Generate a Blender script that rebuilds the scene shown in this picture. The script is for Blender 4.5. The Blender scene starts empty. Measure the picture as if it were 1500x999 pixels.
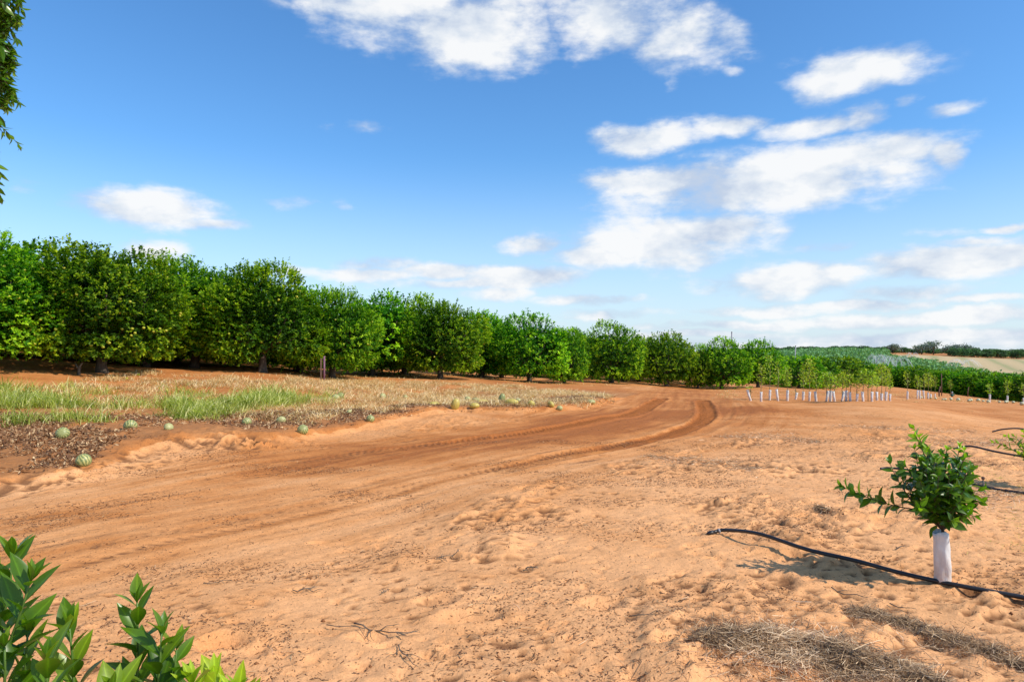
import bpy, math, random
import numpy as np
from mathutils import Vector
random.seed(7)
RNG = np.random.default_rng(11)
scene = bpy.context.scene
COL = scene.collection
F = 1000.0           # focal length in photo pixels (24 mm on 36 mm at 1500 px)
CAMH = 1.7
HY = 515.0

# ------------------------------------------------------------------ noise
def _hash(ix, iy, seed):
    h = (ix.astype(np.int64) * 374761393 + iy.astype(np.int64) * 668265263 + seed * 1442695041) & 0xffffffff
    h = ((h ^ (h >> 13)) * 1274126177) & 0xffffffff
    h = (h ^ (h >> 16)) & 0xffffffff
    return h / 4294967295.0
def vnoise(x, y, seed=0):
    ix = np.floor(x); iy = np.floor(y); fx = x - ix; fy = y - iy
    fx = fx * fx * (3 - 2 * fx); fy = fy * fy * (3 - 2 * fy)
    a = _hash(ix, iy, seed); b = _hash(ix + 1, iy, seed); c = _hash(ix, iy + 1, seed); d = _hash(ix + 1, iy + 1, seed)
    return (a * (1 - fx) + b * fx) * (1 - fy) + (c * (1 - fx) + d * fx) * fy
def fbm(x, y, seed=0, octs=4):
    s = 0; a = 1; t = 0
    for o in range(octs):
        s = s + a * vnoise(x * 2 ** o + 17.3 * o, y * 2 ** o - 9.1 * o, seed + o); t += a; a *= .5
    return s / t
def sstep(a, b, x):
    t = np.clip((x - a) / (b - a), 0, 1); return t * t * (3 - 2 * t)

# ------------------------------------------------------------------ terrain
# survey points: bearing (photo px), y px, distance -> height
CP = [(0,600,14),(0,560,17.5),(0,533,21),(-250,530,19),(250,600,15),(250,560,20),(250,541,25),(450,592,18),(450,560,24),(400,546,27),
      (490,552,31),(630,553,34),(630,580,24),(700,600,19),(850,590,22),(850,568,32),(781,560,40),(894,561,46),(977,566,50),
      (1048,569,52),(1104,568,54),(1192,569,68),(1240,562,80),(1300,566,95),(1400,576,90),(1470,584,82),(1600,590,80),(1450,591,37),(1600,598,37),
      (1350,583,40),(1090,587,25),(1200,588,25),(1300,588,25),(1000,590,24),(1400,600,28),(1450,615,20),
      (1300,549,150),(1420,551,160),(1500,549,190),(1650,549,190),(1360,531,270),(1500,529,310),(1420,528,300),(1650,528,310),(1240,529,190),(1150,532,190),(1270,521,290),(1150,522,290),
      (900,540,90),(600,535,90),(200,518,60),(-200,514,60),(600,524,190),(0,515,190),(900,528,190)]
for px in (-400,0,400,750,1100,1500,1900):
    for d in (3,6,9.5): CP.append((px, None, d))
for px in (500,800,1100,1500): CP.append((px, None, 13))
for px in (-400,0,400,750,1100,1300,1500,1900):
    CP.append((px, 516.2, 420)); CP.append((px, 515.9, 900)); CP.append((px,515.6,3000))
P_ = []; Z_ = []
for px, py, d in CP:
    X = (px - 750) / F * d
    P_.append((X, d)); Z_.append(0.0 if py is None else CAMH - (py - HY) * d / F)
for a in (-2.9,-2.2,-1.5,1.5,2.2,2.9):
    for r in (6, 60, 900): P_.append((math.sin(a) * r, math.cos(a) * r)); Z_.append(0.0)
P_ = np.array(P_); Z_ = np.array(Z_)
def lp(x, y):
    r = np.sqrt(x * x + y * y) + 4
    return np.stack([np.arctan2(x, y) * 2.0, np.log(r)], -1)
Q_ = lp(P_[:, 0], P_[:, 1])
def kern(a, b):
    d2 = ((a[:, None, :] - b[None, :, :]) ** 2).sum(-1); return np.sqrt(d2 + 0.05)
W_ = np.linalg.solve(kern(Q_, Q_) + np.eye(len(Q_)) * 1e-3, Z_)
def Hbase(x, y):
    x = np.atleast_1d(np.asarray(x, float)); y = np.atleast_1d(np.asarray(y, float)); sh = x.shape
    q = lp(x.ravel(), y.ravel()); out = np.empty(len(q))
    for i in range(0, len(q), 40000): out[i:i + 40000] = kern(q[i:i + 40000], Q_) @ W_
    return out.reshape(sh)
def at0(px, py):
    lo, hi = 1.0, 2000.0
    t = np.exp(np.linspace(math.log(1.5), math.log(1500), 900))
    X = (px - 750) / F * t; z = CAMH - (py - HY) / F * t
    h = Hbase(X, t); k = np.argmax(z < h)
    if k == 0 and not z[0] < h[0]: k = len(t) - 1
    k = max(k, 1)
    a = z[k - 1] - h[k - 1]; b = z[k] - h[k]; w = a / (a - b + 1e-9)
    d = t[k - 1] + (t[k] - t[k - 1]) * min(max(w, 0), 1)
    return ((px - 750) / F * d, d)
def poly(pts): return np.array([at0(*p) for p in pts])
def smooth_poly(p, n=8):
    out = []
    for i in range(len(p) - 1):
        p0 = p[max(i - 1, 0)]; p1 = p[i]; p2 = p[i + 1]; p3 = p[min(i + 2, len(p) - 1)]
        for k in range(n):
            t = k / n
            out.append(.5 * ((2 * p1) + (-p0 + p2) * t + (2 * p0 - 5 * p1 + 4 * p2 - p3) * t * t + (-p0 + 3 * p1 - 3 * p2 + p3) * t ** 3))
    out.append(p[-1]); return np.array(out)
def dist_poly(x, y, pl):
    best = np.full(x.shape, 1e9); S = np.zeros(x.shape); U = np.zeros(x.shape); s0 = 0
    for i in range(len(pl) - 1):
        a = pl[i]; b = pl[i + 1]; d = b - a; L = math.hypot(*d)
        if L < 1e-6: continue
        t = np.clip(((x - a[0]) * d[0] + (y - a[1]) * d[1]) / (L * L), 0, 1)
        dx = x - a[0] - t * d[0]; dy = y - a[1] - t * d[1]; dd = np.hypot(dx, dy)
        m = dd < best
        best = np.where(m, dd, best); S = np.where(m, s0 + t * L, S)
        U = np.where(m, np.sign(d[0] * dy - d[1] * dx) * dd, U); s0 += L
    return best, S, U
TRA = smooth_poly(poly([(970,583),(952,592),(938,602),(915,608),(870,617),(800,629),(700,642),(600,656),(500,669),(380,690),(250,716),(100,748),(-60,782)]), 4)
TRB = smooth_poly(poly([(1028,586),(1033,597),(1034,608),(1022,621),(995,632),(950,643),(880,656),(790,674),(700,692),(560,722),(400,754),(200,796),(0,845)]), 4)
ROAD = smooth_poly(poly([(1010,566),(1000,580),(985,602),(930,622),(850,636),(700,660),(550,690),(400,718),(200,756),(0,796),(-300,860)]), 3)
BANK = smooth_poly(poly([(-150,738),(0,718),(150,692),(215,662),(330,648),(400,652),(455,640),(560,622),(650,605),(760,604),(850,598),(893,588)]), 3)
RED = smooth_poly(poly([(430,676),(560,664),(700,650),(850,628),(960,606),(1080,600)]), 3)
LIT = poly([(-200,640),(0,655),(110,640)])
rp = random.Random(3)
PITS = []
for k in range(150):
    px = rp.uniform(60, 1500); py = rp.uniform(775, 1010)
    if px < 450 and py < 860: continue
    x, y = at0(px, py); PITS.append((x, y, rp.uniform(.03, .12), rp.uniform(.004, .03), rp.uniform(0, 3.14)))
for px, py, r, dp in ((690,905,.20,.06),(640,880,.15,.04),(330,945,.14,.05),(1000,945,.13,.05),(545,935,.12,.04),(1250,775,.09,.03),(880,885,.16,.045),(345,652,.16,.16),(362,655,.14,.20),(378,653,.16,.18),(395,656,.10,.14),(333,648,.10,.10)):
    x, y = at0(px, py); PITS.append((x, y, r, dp, 0.3))

def H(x, y, full=True):
    x = np.atleast_1d(np.asarray(x, float)); y = np.atleast_1d(np.asarray(y, float))
    h = Hbase(x, y)
    r = np.hypot(x, y); near = 1 - sstep(35, 90, r)
    h = h + near * (fbm(x * .5, y * .5, 5, 3) - .5) * .12
    # bank between the track and the grassed verge (rises on the far side)
    d, s, u = dist_poly(x, y, BANK)
    inb = (r < 40)
    edge = sstep(-.25, .18, -u + .15 * (fbm(x * 2.2, y * 2.2, 41, 3) - .5) * 2) if BSIGN < 0 else sstep(-.25, .18, u + .15 * (fbm(x * 2.2, y * 2.2, 41, 3) - .5) * 2)
    h = h + inb * np.exp(-(d / 2.2) ** 2) * edge * .13
    if full:
        dr, sr, ur = dist_poly(x, y, ROAD)
        road = 1 - sstep(1.9, 3.0, dr)
        road = road * (r < 60)
        rough = (1 - road) * (1 - sstep(12, 30, r))
        n1 = fbm(x * 3.2, y * 3.2, 21, 4); n2 = fbm(x * 9, y * 9, 33, 3)
        zone = sstep(.42, .62, fbm(x * .45 + 3, y * .45, 55, 2))
        zone = sstep(.47, .60, fbm(x * .7 + 3, y * .7, 55, 3))
        f5 = fbm(x * .95 + 9, y * 1.5, 155, 4); f6 = fbm(x * 2.1, y * 3.1 + 4, 157, 3)
        scarp = sstep(.50, .515, f5) * .030 + sstep(.56, .572, f6) * .018
        scarp = scarp * (1 - .6 * sstep(9, 16, r))
        h = h + rough * (scarp * (.25 + .75 * zone) + (n1 - .5) * .055 * (0.3 + zone) + (n2 - .5) * .024 * (.15 + zone))
        h = h + rough * zone * np.clip(fbm(x * 7, y * 10, 181, 3) - .54, 0, 1) * .10
        h = h - rough * np.clip(fbm(x * 15, y * 19, 281, 2) - .66, 0, 1) * .16
        # scuffed heel-shaped ridges
        rid = np.abs(fbm(x * 1.7, y * 1.7, 77, 3) - .5)
        h = h + rough * zone * np.exp(-(rid / .035) ** 2) * .03
        for (a, b, c, dp, an) in PITS:
            m = (np.abs(x - a) < c * 4) & (np.abs(y - b) < c * 4)
            if m.any():
                dx = (x[m] - a); dy = (y[m] - b)
                ux = dx * math.cos(an) + dy * math.sin(an); uy = (-dx * math.sin(an) + dy * math.cos(an)) * 1.6
                q = np.sqrt(ux ** 2 + uy ** 2) / c * (1 + .5 * (n2[m] - .5))
                h[m] += -dp * np.exp(-(q ** 2) * 1.5) + dp * .45 * np.exp(-((q - 1.35) / .35) ** 2)
        # streaks and ruts along the track
        st = fbm(ur * 5.5, sr * .35, 61, 3) - .5
        h = h + road * st * .035 + road * (fbm(x * 12, y * 12, 91, 2) - .5) * .010
        for pl, fade0, fade1 in ((TRA, 13.5, 20), (TRB, 13, 20)):
            dt, ss, uu = dist_poly(x, y, pl)
            fd = 1 - sstep(fade0, fade1, ss); fd = np.maximum(fd, .13)
            dt = dt + (fbm(x * 5, y * 5, 301, 3) - .5) * .10; fd = fd * (.45 + 1.1 * fbm(x * 1.3, y * 1.3, 303, 3))
            w = 1 - sstep(.20, .29, dt)
            lug = np.sin((ss + np.abs(uu) * .7) * 2 * math.pi / .14)
            h = h + fd * (w * (-.036 + .024 * lug) + .018 * np.exp(-((dt - .32) / .06) ** 2) * (1 + .25 * lug))
    return h
BSIGN = 1
_t = dist_poly(np.array([at0(300, 600)[0]]), np.array([at0(300, 600)[1]]), BANK)[2][0]
BSIGN = -1 if _t < 0 else 1
def Hs(x, y, full=True): return float(H([x], [y], full)[0])
def at(px, py):
    x, y = at0(px, py)
    # refine on the final surface
    for _ in range(3):
        z = Hs(x, y)
        want = (CAMH - z) * F / max(py - HY, 1.0)
        if want > y * 1.12 or want < y * .88: break
        y = .5 * y + .5 * want; x = (px - 750) / F * y
    return Vector((x, y, Hs(x, y)))

# ------------------------------------------------------------------ materials
def mat(name):
    m = bpy.data.materials.new(name); m.use_nodes = True
    nt = m.node_tree; nt.nodes.clear()
    return m, nt
def N(nt, t, **kw):
    n = nt.nodes.new(t)
    for k, v in kw.items(): setattr(n, k, v)
    return n
def setin(n, **kw):
    for k, v in kw.items(): n.inputs[k.replace('_', ' ')].default_value = v
def ramp(nt, stops, fac):
    r = N(nt, 'ShaderNodeValToRGB'); e = r.color_ramp.elements
    while len(e) < len(stops): e.new(.5)
    for q, (p, c) in zip(e, stops): q.position = p; q.color = (*c, 1)
    nt.links.new(fac, r.inputs[0]); return r
def mix(nt, a, b, f, mode='MIX'):
    m = N(nt, 'ShaderNodeMix', data_type='RGBA', blend_type=mode)
    for s, v in ((6, a), (7, b)):
        if isinstance(v, tuple): m.inputs[s].default_value = (*v, 1)
        else: nt.links.new(v, m.inputs[s])
    if isinstance(f, (int, float)): m.inputs[0].default_value = f
    else: nt.links.new(f, m.inputs[0])
    return m.outputs[2]
def math_(nt, op, a, b=None, c=None, clamp=False):
    m = N(nt, 'ShaderNodeMath', operation=op); m.use_clamp = clamp
    for i, v in enumerate((a, b, c)):
        if v is None: continue
        if isinstance(v, (int, float)): m.inputs[i].default_value = v
        else: nt.links.new(v, m.inputs[i])
    return m.outputs[0]
def noise(nt, vec, scale, detail=4, rough=.6):
    n = N(nt, 'ShaderNodeTexNoise'); n.inputs['Scale'].default_value = scale; n.inputs['Detail'].default_value = detail
    n.inputs['Roughness'].default_value = rough
    if vec is not None: nt.links.new(vec, n.inputs['Vector'])
    return n.outputs['Fac']
def leaf_mat(name, dark, mid, bright, trans=.35, rough=.42, obj_var=.25, tcol=None, spec=.5):
    m, nt = mat(name)
    at_ = N(nt, 'ShaderNodeAttribute', attribute_name='v')
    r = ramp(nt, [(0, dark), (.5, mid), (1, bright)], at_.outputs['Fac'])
    oi = N(nt, 'ShaderNodeObjectInfo')
    hs = N(nt, 'ShaderNodeHueSaturation')
    nt.links.new(r.outputs[0], hs.inputs['Color'])
    rb = N(nt, 'ShaderNodeAttribute', attribute_name='rib').outputs['Fac']
    rb = math_(nt, 'POWER', rb, 9.0)
    v = math_(nt, 'MULTIPLY_ADD', oi.outputs['Random'], obj_var, 1 - obj_var / 2); v = math_(nt, 'MULTIPLY_ADD', rb, .75, v); nt.links.new(v, hs.inputs['Value'])
    hu = math_(nt, 'MULTIPLY_ADD', oi.outputs['Random'], .03 if obj_var else 0, .485 if obj_var else .5); nt.links.new(hu, hs.inputs['Hue'])
    p = N(nt, 'ShaderNodeBsdfPrincipled'); p.inputs['Roughness'].default_value = rough
    p.inputs['Specular IOR Level'].default_value = spec
    nt.links.new(hs.outputs[0], p.inputs['Base Color'])
    t = N(nt, 'ShaderNodeBsdfTranslucent')
    tc = mix(nt, hs.outputs[0], tcol or (1.0, 1.25, .35), 1.0, 'MULTIPLY'); 
    tb = N(nt, 'ShaderNodeHueSaturation'); tb.inputs['Value'].default_value = 1.6; nt.links.new(tc, tb.inputs['Color'])
    nt.links.new(tb.outputs[0], t.inputs['Color'])
    ms = N(nt, 'ShaderNodeMixShader'); ms.inputs[0].default_value = trans
    nt.links.new(p.outputs[0], ms.inputs[1]); nt.links.new(t.outputs[0], ms.inputs[2])
    o = N(nt, 'ShaderNodeOutputMaterial'); nt.links.new(ms.outputs[0], o.inputs[0])
    return m
def plain_mat(name, c1, c2, scale=8, rough=.8, bump=.3, bscale=40, spec=.3, stretch=None, dist=.01):
    m, nt = mat(name)
    tc = N(nt, 'ShaderNodeTexCoord'); vec = tc.outputs['Object']
    if stretch:
        mp = N(nt, 'ShaderNodeMapping'); mp.inputs['Scale'].default_value = stretch; nt.links.new(vec, mp.inputs[0]); vec = mp.outputs[0]
    f = noise(nt, vec, scale, 5)
    r = ramp(nt, [(.3, c1), (.7, c2)], f)
    p = N(nt, 'ShaderNodeBsdfPrincipled'); p.inputs['Roughness'].default_value = rough; p.inputs['Specular IOR Level'].default_value = spec
    nt.links.new(r.outputs[0], p.inputs['Base Color'])
    if bump:
        b = N(nt, 'ShaderNodeBump'); b.inputs['Strength'].default_value = bump; b.inputs['Distance'].default_value = dist
        nt.links.new(noise(nt, vec, bscale, 5), b.inputs['Height']); nt.links.new(b.outputs[0], p.inputs['Normal'])
    o = N(nt, 'ShaderNodeOutputMaterial'); nt.links.new(p.outputs[0], o.inputs[0])
    return m

M = {}
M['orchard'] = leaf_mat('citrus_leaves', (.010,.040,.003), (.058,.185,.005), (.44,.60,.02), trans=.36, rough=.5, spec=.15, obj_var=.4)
M['far_orchard'] = leaf_mat('hazed_distant_leaves', (.05,.10,.055), (.085,.17,.075), (.13,.24,.09), trans=.25, rough=.7)  # haze of distance mixed into these leaf colours
M['hill_orchard'] = leaf_mat('hazed_hillside_leaves', (.11,.22,.085), (.16,.30,.11), (.22,.37,.13), trans=.15, rough=.9)  # paler green: far haze painted into the leaf colour
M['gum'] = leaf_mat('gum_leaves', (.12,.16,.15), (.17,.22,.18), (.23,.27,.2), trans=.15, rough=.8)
M['whip'] = leaf_mat('young_leaves', (.12,.19,.02), (.30,.40,.03), (.60,.62,.09), trans=.35, rough=.5)
M['sapling'] = leaf_mat('sapling_leaves', (.020,.058,.006), (.072,.158,.010), (.36,.50,.03), trans=.34, rough=.34, obj_var=.05, spec=.4)
M['shoot'] = leaf_mat('shoot_leaves', (.013,.045,.004), (.060,.155,.007), (.34,.48,.025), trans=.36, rough=.30, obj_var=.05, spec=.4)
M['overhang'] = leaf_mat('overhang_leaves', (.018,.06,.006), (.07,.18,.012), (.28,.32,.02), trans=.3, rough=.3, obj_var=.05)
M['green_grass'] = leaf_mat('green_grass', (.12,.16,.02), (.40,.42,.055), (.95,.83,.45), trans=.35, rough=.6, obj_var=0)
M['dry_grass'] = leaf_mat('dry_grass', (.24,.14,.04), (.66,.45,.155), (1.0,.86,.52), trans=.3, rough=.7, obj_var=0, tcol=(1,.95,.8))
M['dead_grass'] = leaf_mat('dead_grass', (.11,.06,.035), (.54,.345,.175), (1.0,.75,.48), trans=.15, rough=.8, obj_var=0, tcol=(1,.95,.8))
M['litter'] = leaf_mat('dead_leaves', (.08,.03,.012), (.32,.155,.06), (.78,.54,.28), trans=.1, rough=.8, obj_var=0, tcol=(1,.9,.7))
M['bark'] = plain_mat('bark', (.045,.032,.022), (.12,.09,.065), 14, .9, .8, 50, stretch=(1,1,.3))
M['stem'] = plain_mat('green_stem', (.07,.14,.02), (.12,.20,.04), 20, .5, .1)
M['whipstem'] = plain_mat('young_stem', (.18,.15,.07), (.3,.25,.12), 20, .7, .1)
M['pipe'] = plain_mat('black_poly_pipe', (.012,.012,.014), (.035,.030,.028), 9, .42, .15, 60, spec=.5)
M['post'] = plain_mat('weathered_post', (.10,.05,.03), (.22,.13,.09), 9, .85, .6, 40, stretch=(3,3,.4))
M['purple'] = plain_mat('faded_purple_pipe', (.16,.06,.10), (.25,.12,.16), 9, .6, .2)
M['metal'] = plain_mat('grey_steel', (.22,.22,.23), (.36,.36,.38), 12, .45, .1)
M['greenplastic'] = plain_mat('green_plastic', (.01,.06,.05), (.02,.09,.07), 9, .5, .1)
M['orange'] = plain_mat('unripe_fruit', (.30,.36,.03), (.55,.48,.05), 12, .4, .1)
M['stick'] = plain_mat('grey_twig', (.07,.05,.035), (.22,.17,.12), 20, .9, .3)
M['clod'] = plain_mat('soil_clods', (.16,.06,.022), (.34,.14,.05), 20, .95, .6)

def sleeve_mat():
    m, nt = mat('white_plastic_sleeve')
    tc = N(nt, 'ShaderNodeTexCoord')
    mp = N(nt, 'ShaderNodeMapping'); mp.inputs['Scale'].default_value = (1, 1, .35); nt.links.new(tc.outputs['Object'], mp.inputs[0])
    f = noise(nt, mp.outputs[0], 22, 4)
    sep = N(nt, 'ShaderNodeSeparateXYZ'); nt.links.new(tc.outputs['Object'], sep.inputs[0])
    dirt = math_(nt, 'MULTIPLY_ADD', sep.outputs[2], -5.0, 1.2, clamp=True)
    dirt = math_(nt, 'MULTIPLY', dirt, noise(nt, tc.outputs['Object'], 30, 3), clamp=True)
    r = ramp(nt, [(.3, (.60,.60,.60)), (.7, (.80,.79,.76))], f)
    c = mix(nt, r.outputs[0], (.62,.38,.22), dirt)
    p = N(nt, 'ShaderNodeBsdfPrincipled'); p.inputs['Roughness'].default_value = .4; nt.links.new(c, p.inputs['Base Color'])
    p.inputs['Subsurface Weight'].default_value = .0
    b = N(nt, 'ShaderNodeBump'); b.inputs['Strength'].default_value = .7; b.inputs['Distance'].default_value = .012
    nt.links.new(f, b.inputs['Height']); nt.links.new(b.outputs[0], p.inputs['Normal'])
    o = N(nt, 'ShaderNodeOutputMaterial'); nt.links.new(p.outputs[0], o.inputs[0]); return m
M['sleeve'] = sleeve_mat()
def melon_mat(name, base, band, nb=14):
    m, nt = mat(name)
    tc = N(nt, 'ShaderNodeTexCoord'); sep = N(nt, 'ShaderNodeSeparateXYZ'); nt.links.new(tc.outputs['Object'], sep.inputs[0])
    a = math_(nt, 'ARCTAN2', sep.outputs[1], sep.outputs[0])
    nn = noise(nt, tc.outputs['Object'], 18, 4)
    a2 = math_(nt, 'MULTIPLY_ADD', nn, .8, a)
    s = math_(nt, 'SINE', math_(nt, 'MULTIPLY', a2, nb))
    s = math_(nt, 'MULTIPLY_ADD', s, .5, .5)
    s2 = math_(nt, 'MULTIPLY_ADD', noise(nt, tc.outputs['Object'], 60, 3), .5, s)
    r = ramp(nt, [(.45, base), (.95, band)], s2)
    g = mix(nt, r.outputs[0], (.55,.48,.22), math_(nt, 'GREATER_THAN', noise(nt, tc.outputs['Object'], 5, 2), .68))
    p = N(nt, 'ShaderNodeBsdfPrincipled'); p.inputs['Roughness'].default_value = .45; nt.links.new(g, p.inputs['Base Color'])
    o = N(nt, 'ShaderNodeOutputMaterial'); nt.links.new(p.outputs[0], o.inputs[0]); return m
M['melon'] = melon_mat('striped_melon_rind', (.46,.43,.15), (.15,.19,.06))
M['melon_pale'] = melon_mat('pale_melon_rind', (.52,.47,.20), (.30,.30,.10))
M['melon_yellow'] = melon_mat('yellow_melon_rind', (.60,.44,.08), (.40,.33,.08))

def ground_mat():
    m, nt = mat('red_sand')
    tc = N(nt, 'ShaderNodeTexCoord'); P = tc.outputs['Object']
    red = N(nt, 'ShaderNodeAttribute', attribute_name='red').outputs['Fac']
    lit = N(nt, 'ShaderNodeAttribute', attribute_name='lit').outputs['Fac']
    tan = N(nt, 'ShaderNodeAttribute', attribute_name='tan').outputs['Fac']
    cav = N(nt, 'ShaderNodeAttribute', attribute_name='cav').outputs['Fac']
    str_ = N(nt, 'ShaderNodeAttribute', attribute_name='streak').outputs['Fac']
    n1 = noise(nt, P, .9, 6, .62); n2 = noise(nt, P, 14, 6, .7); n3 = noise(nt, P, 95, 4, .7); n0 = noise(nt, P, .18, 3)
    rf = math_(nt, 'MULTIPLY_ADD', math_(nt, 'SUBTRACT', n1, .5), 1.1, red)
    rf = math_(nt, 'MULTIPLY_ADD', math_(nt, 'SUBTRACT', n0, .5), .6, rf)
    rf = math_(nt, 'MULTIPLY_ADD', math_(nt, 'SUBTRACT', str_, .5), .55, rf, clamp=True)
    c = ramp(nt, [(0, (.79,.395,.17)), (.35, (.68,.305,.112)), (.7, (.53,.20,.056)), (1, (.38,.125,.032))], rf).outputs[0]
    # grain
    g = ramp(nt, [(.25, (.72,.70,.68)), (.5, (1,1,1)), (.8, (1.12,1.12,1.12))], n2).outputs[0]
    c = mix(nt, c, g, .75, 'MULTIPLY')
    g3 = ramp(nt, [(.3, (.70,.66,.62)), (.5, (1,1,1)), (.75, (1.15,1.14,1.12))], n3).outputs[0]
    c = mix(nt, c, g3, .6, 'MULTIPLY')
    # fine organic specks
    vo = N(nt, 'ShaderNodeTexVoronoi'); vo.inputs['Scale'].default_value = 32; vo.inputs['Randomness'].default_value = 1
    wv = N(nt, 'ShaderNodeVectorMath', operation='MULTIPLY_ADD'); nt.links.new(P, wv.inputs[0]); wv.inputs[1].default_value = (1, 1.0, 1)
    nz = N(nt, 'ShaderNodeTexNoise'); nz.inputs['Scale'].default_value = 12; nt.links.new(P, nz.inputs['Vector'])
    sc = N(nt, 'ShaderNodeVectorMath', operation='SCALE'); sc.inputs['Scale'].default_value = .1; nt.links.new(nz.outputs['Color'], sc.inputs[0]); nt.links.new(sc.outputs[0], wv.inputs[2])
    nt.links.new(wv.outputs[0], vo.inputs['Vector'])
    sp = math_(nt, 'LESS_THAN', vo.outputs['Distance'], math_(nt, 'MULTIPLY', noise(nt, P, 7, 3), .38))
    spm = math_(nt, 'MULTIPLY', sp, math_(nt, 'GREATER_THAN', noise(nt, P, 2.6, 5, .7), .44))
    c = mix(nt, c, (.13,.06,.03), math_(nt, 'MULTIPLY', spm, .75))
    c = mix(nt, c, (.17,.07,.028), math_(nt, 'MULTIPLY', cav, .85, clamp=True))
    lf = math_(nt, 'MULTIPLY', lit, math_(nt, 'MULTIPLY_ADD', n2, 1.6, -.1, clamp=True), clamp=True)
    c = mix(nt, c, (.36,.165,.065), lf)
    # tilled straw field in the distance
    wav = N(nt, 'ShaderNodeTexWave'); wav.wave_type = 'BANDS'; wav.bands_direction = 'X'; wav.inputs['Scale'].default_value = .028; wav.inputs['Distortion'].default_value = 1.0
    mp = N(nt, 'ShaderNodeMapping'); mp.inputs['Rotation'].default_value = (0, 0, math.radians(30)); nt.links.new(P, mp.inputs[0]); nt.links.new(mp.outputs[0], wav.inputs[0])
    fc = ramp(nt, [(0, (.34,.31,.14)), (.25, (.46,.35,.18)), (1, (.52,.38,.20))], wav.outputs['Fac']).outputs[0]
    c = mix(nt, c, fc, tan)
    p = N(nt, 'ShaderNodeBsdfPrincipled'); p.inputs['Roughness'].default_value = .95; p.inputs['Specular IOR Level'].default_value = .15
    nt.links.new(c, p.inputs['Base Color'])
    b1 = N(nt, 'ShaderNodeBump'); b1.inputs['Strength'].default_value = .65; b1.inputs['Distance'].default_value = .03
    hgt = math_(nt, 'MULTIPLY_ADD', n3, .25, n2); nt.links.new(hgt, b1.inputs['Height'])
    nt.links.new(b1.outputs[0], p.inputs['Normal'])
    o = N(nt, 'ShaderNodeOutputMaterial'); nt.links.new(p.outputs[0], o.inputs[0]); return m
M['ground'] = ground_mat()

# ------------------------------------------------------------------ object helpers
def tag(o, label=None, cat=None, group=None, kind=None):
    if label: o['label'] = label
    if cat: o['category'] = cat
    if group: o['group'] = group
    if kind: o['kind'] = kind
    return o
def empty(name, loc, rz=0, s=1.0):
    o = bpy.data.objects.new(name, None); o.empty_display_size = .2; COL.objects.link(o)
    o.location = loc; o.rotation_euler = (0, 0, rz); o.scale = (s, s, s); return o
def link(name, me, m=None, parent=None, loc=None):
    if m and not me.materials: me.materials.append(m)
    o = bpy.data.objects.new(name, me); COL.objects.link(o)
    if parent: o.parent = parent
    if loc is not None: o.location = loc
    return o
def copy_tree(o, parent=None):
    c = o.copy(); COL.objects.link(c)
    if parent: c.parent = parent
    for ch in list(o.children): copy_tree(ch, c)
    return c
def np_mesh(name, V, faces_n, v=None, smooth=False):
    """V (n,3); faces_n list of (k-array (m,k)) blocks"""
    me = bpy.data.meshes.new(name)
    me.vertices.add(len(V)); me.vertices.foreach_set('co', np.asarray(V, np.float32).ravel())
    loops = np.concatenate([f.ravel() for f in faces_n]); 
    tot = np.concatenate([np.full(len(f), f.shape[1]) for f in faces_n])
    st = np.concatenate([[0], np.cumsum(tot)[:-1]])
    me.loops.add(len(loops)); me.loops.foreach_set('vertex_index', loops.astype(np.int32))
    me.polygons.add(len(tot)); me.polygons.foreach_set('loop_start', st.astype(np.int32))
    me.polygons.foreach_set('loop_total', tot.astype(np.int32))
    if smooth: me.polygons.foreach_set('use_smooth', np.ones(len(tot), bool))
    me.update(calc_edges=True)
    if v is not None:
        a = me.attributes.new('v', 'FLOAT', 'POINT'); a.data.foreach_set('value', np.asarray(v, np.float32))
    return me
def unit(a): return a / (np.linalg.norm(a, axis=-1, keepdims=True) + 1e-9)
def leaf_mesh(name, pos, d, nrm, L, Wd, val, seg=1, fold=.25, droop=0.0, prof=None):
    """leaves as folded blades: pos base, d direction, nrm face normal"""
    n = len(pos); d = unit(d); s = unit(np.cross(d, nrm)); nn = np.cross(s, d)
    if seg == 1:
        ts = [0, .45, 1.0]; ws = [0, 1, 0]
        base = pos; mid = pos + d * (L * .48)[:, None]; tip = pos + d * L[:, None] - nn * (L * droop)[:, None]
        l = mid + s * (Wd * .5)[:, None] + nn * (Wd * fold)[:, None]; r = mid - s * (Wd * .5)[:, None] + nn * (Wd * fold)[:, None]
        V = np.stack([base, l, tip, r], 1).reshape(-1, 3)
        i = np.arange(n)[:, None] * 4
        Fc = np.concatenate([i + np.array([[0, 2, 1]]), i + np.array([[0, 3, 2]])])
        return np_mesh(name, V, [Fc], np.repeat(val, 4))
    ws = prof or [0.10, .62, .98, 1.0, .80, .42, 0.0]
    K = len(ws); ts = np.linspace(0, 1, K)
    rows = []
    for t, w in zip(ts, ws):
        c = pos + d * (L * t)[:, None] - nn * (L * droop * t * t)[:, None]
        rows += [c + s * (Wd * .5 * w)[:, None] + nn * (Wd * fold * w)[:, None], c, c - s * (Wd * .5 * w)[:, None] + nn * (Wd * fold * w)[:, None]]
    V = np.stack(rows, 1).reshape(-1, 3)
    i = np.arange(n)[:, None] * (3 * K); q = []
    for k in range(K - 1):
        a = 3 * k; b = 3 * (k + 1)
        q += [i + np.array([[a, a + 1, b + 1, b]]), i + np.array([[a + 1, a + 2, b + 2, b + 1]])]
    me = np_mesh(name, V, [np.concatenate(q)], np.clip(np.repeat(val, 3 * K) + np.tile(np.repeat(np.linspace(-.06, .05, K), 3), n), 0, 1), smooth=True)
    a = me.attributes.new('rib', 'FLOAT', 'POINT'); a.data.foreach_set('value', np.tile(np.array([0, 1, 0], np.float32), n * K)); return me
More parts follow.
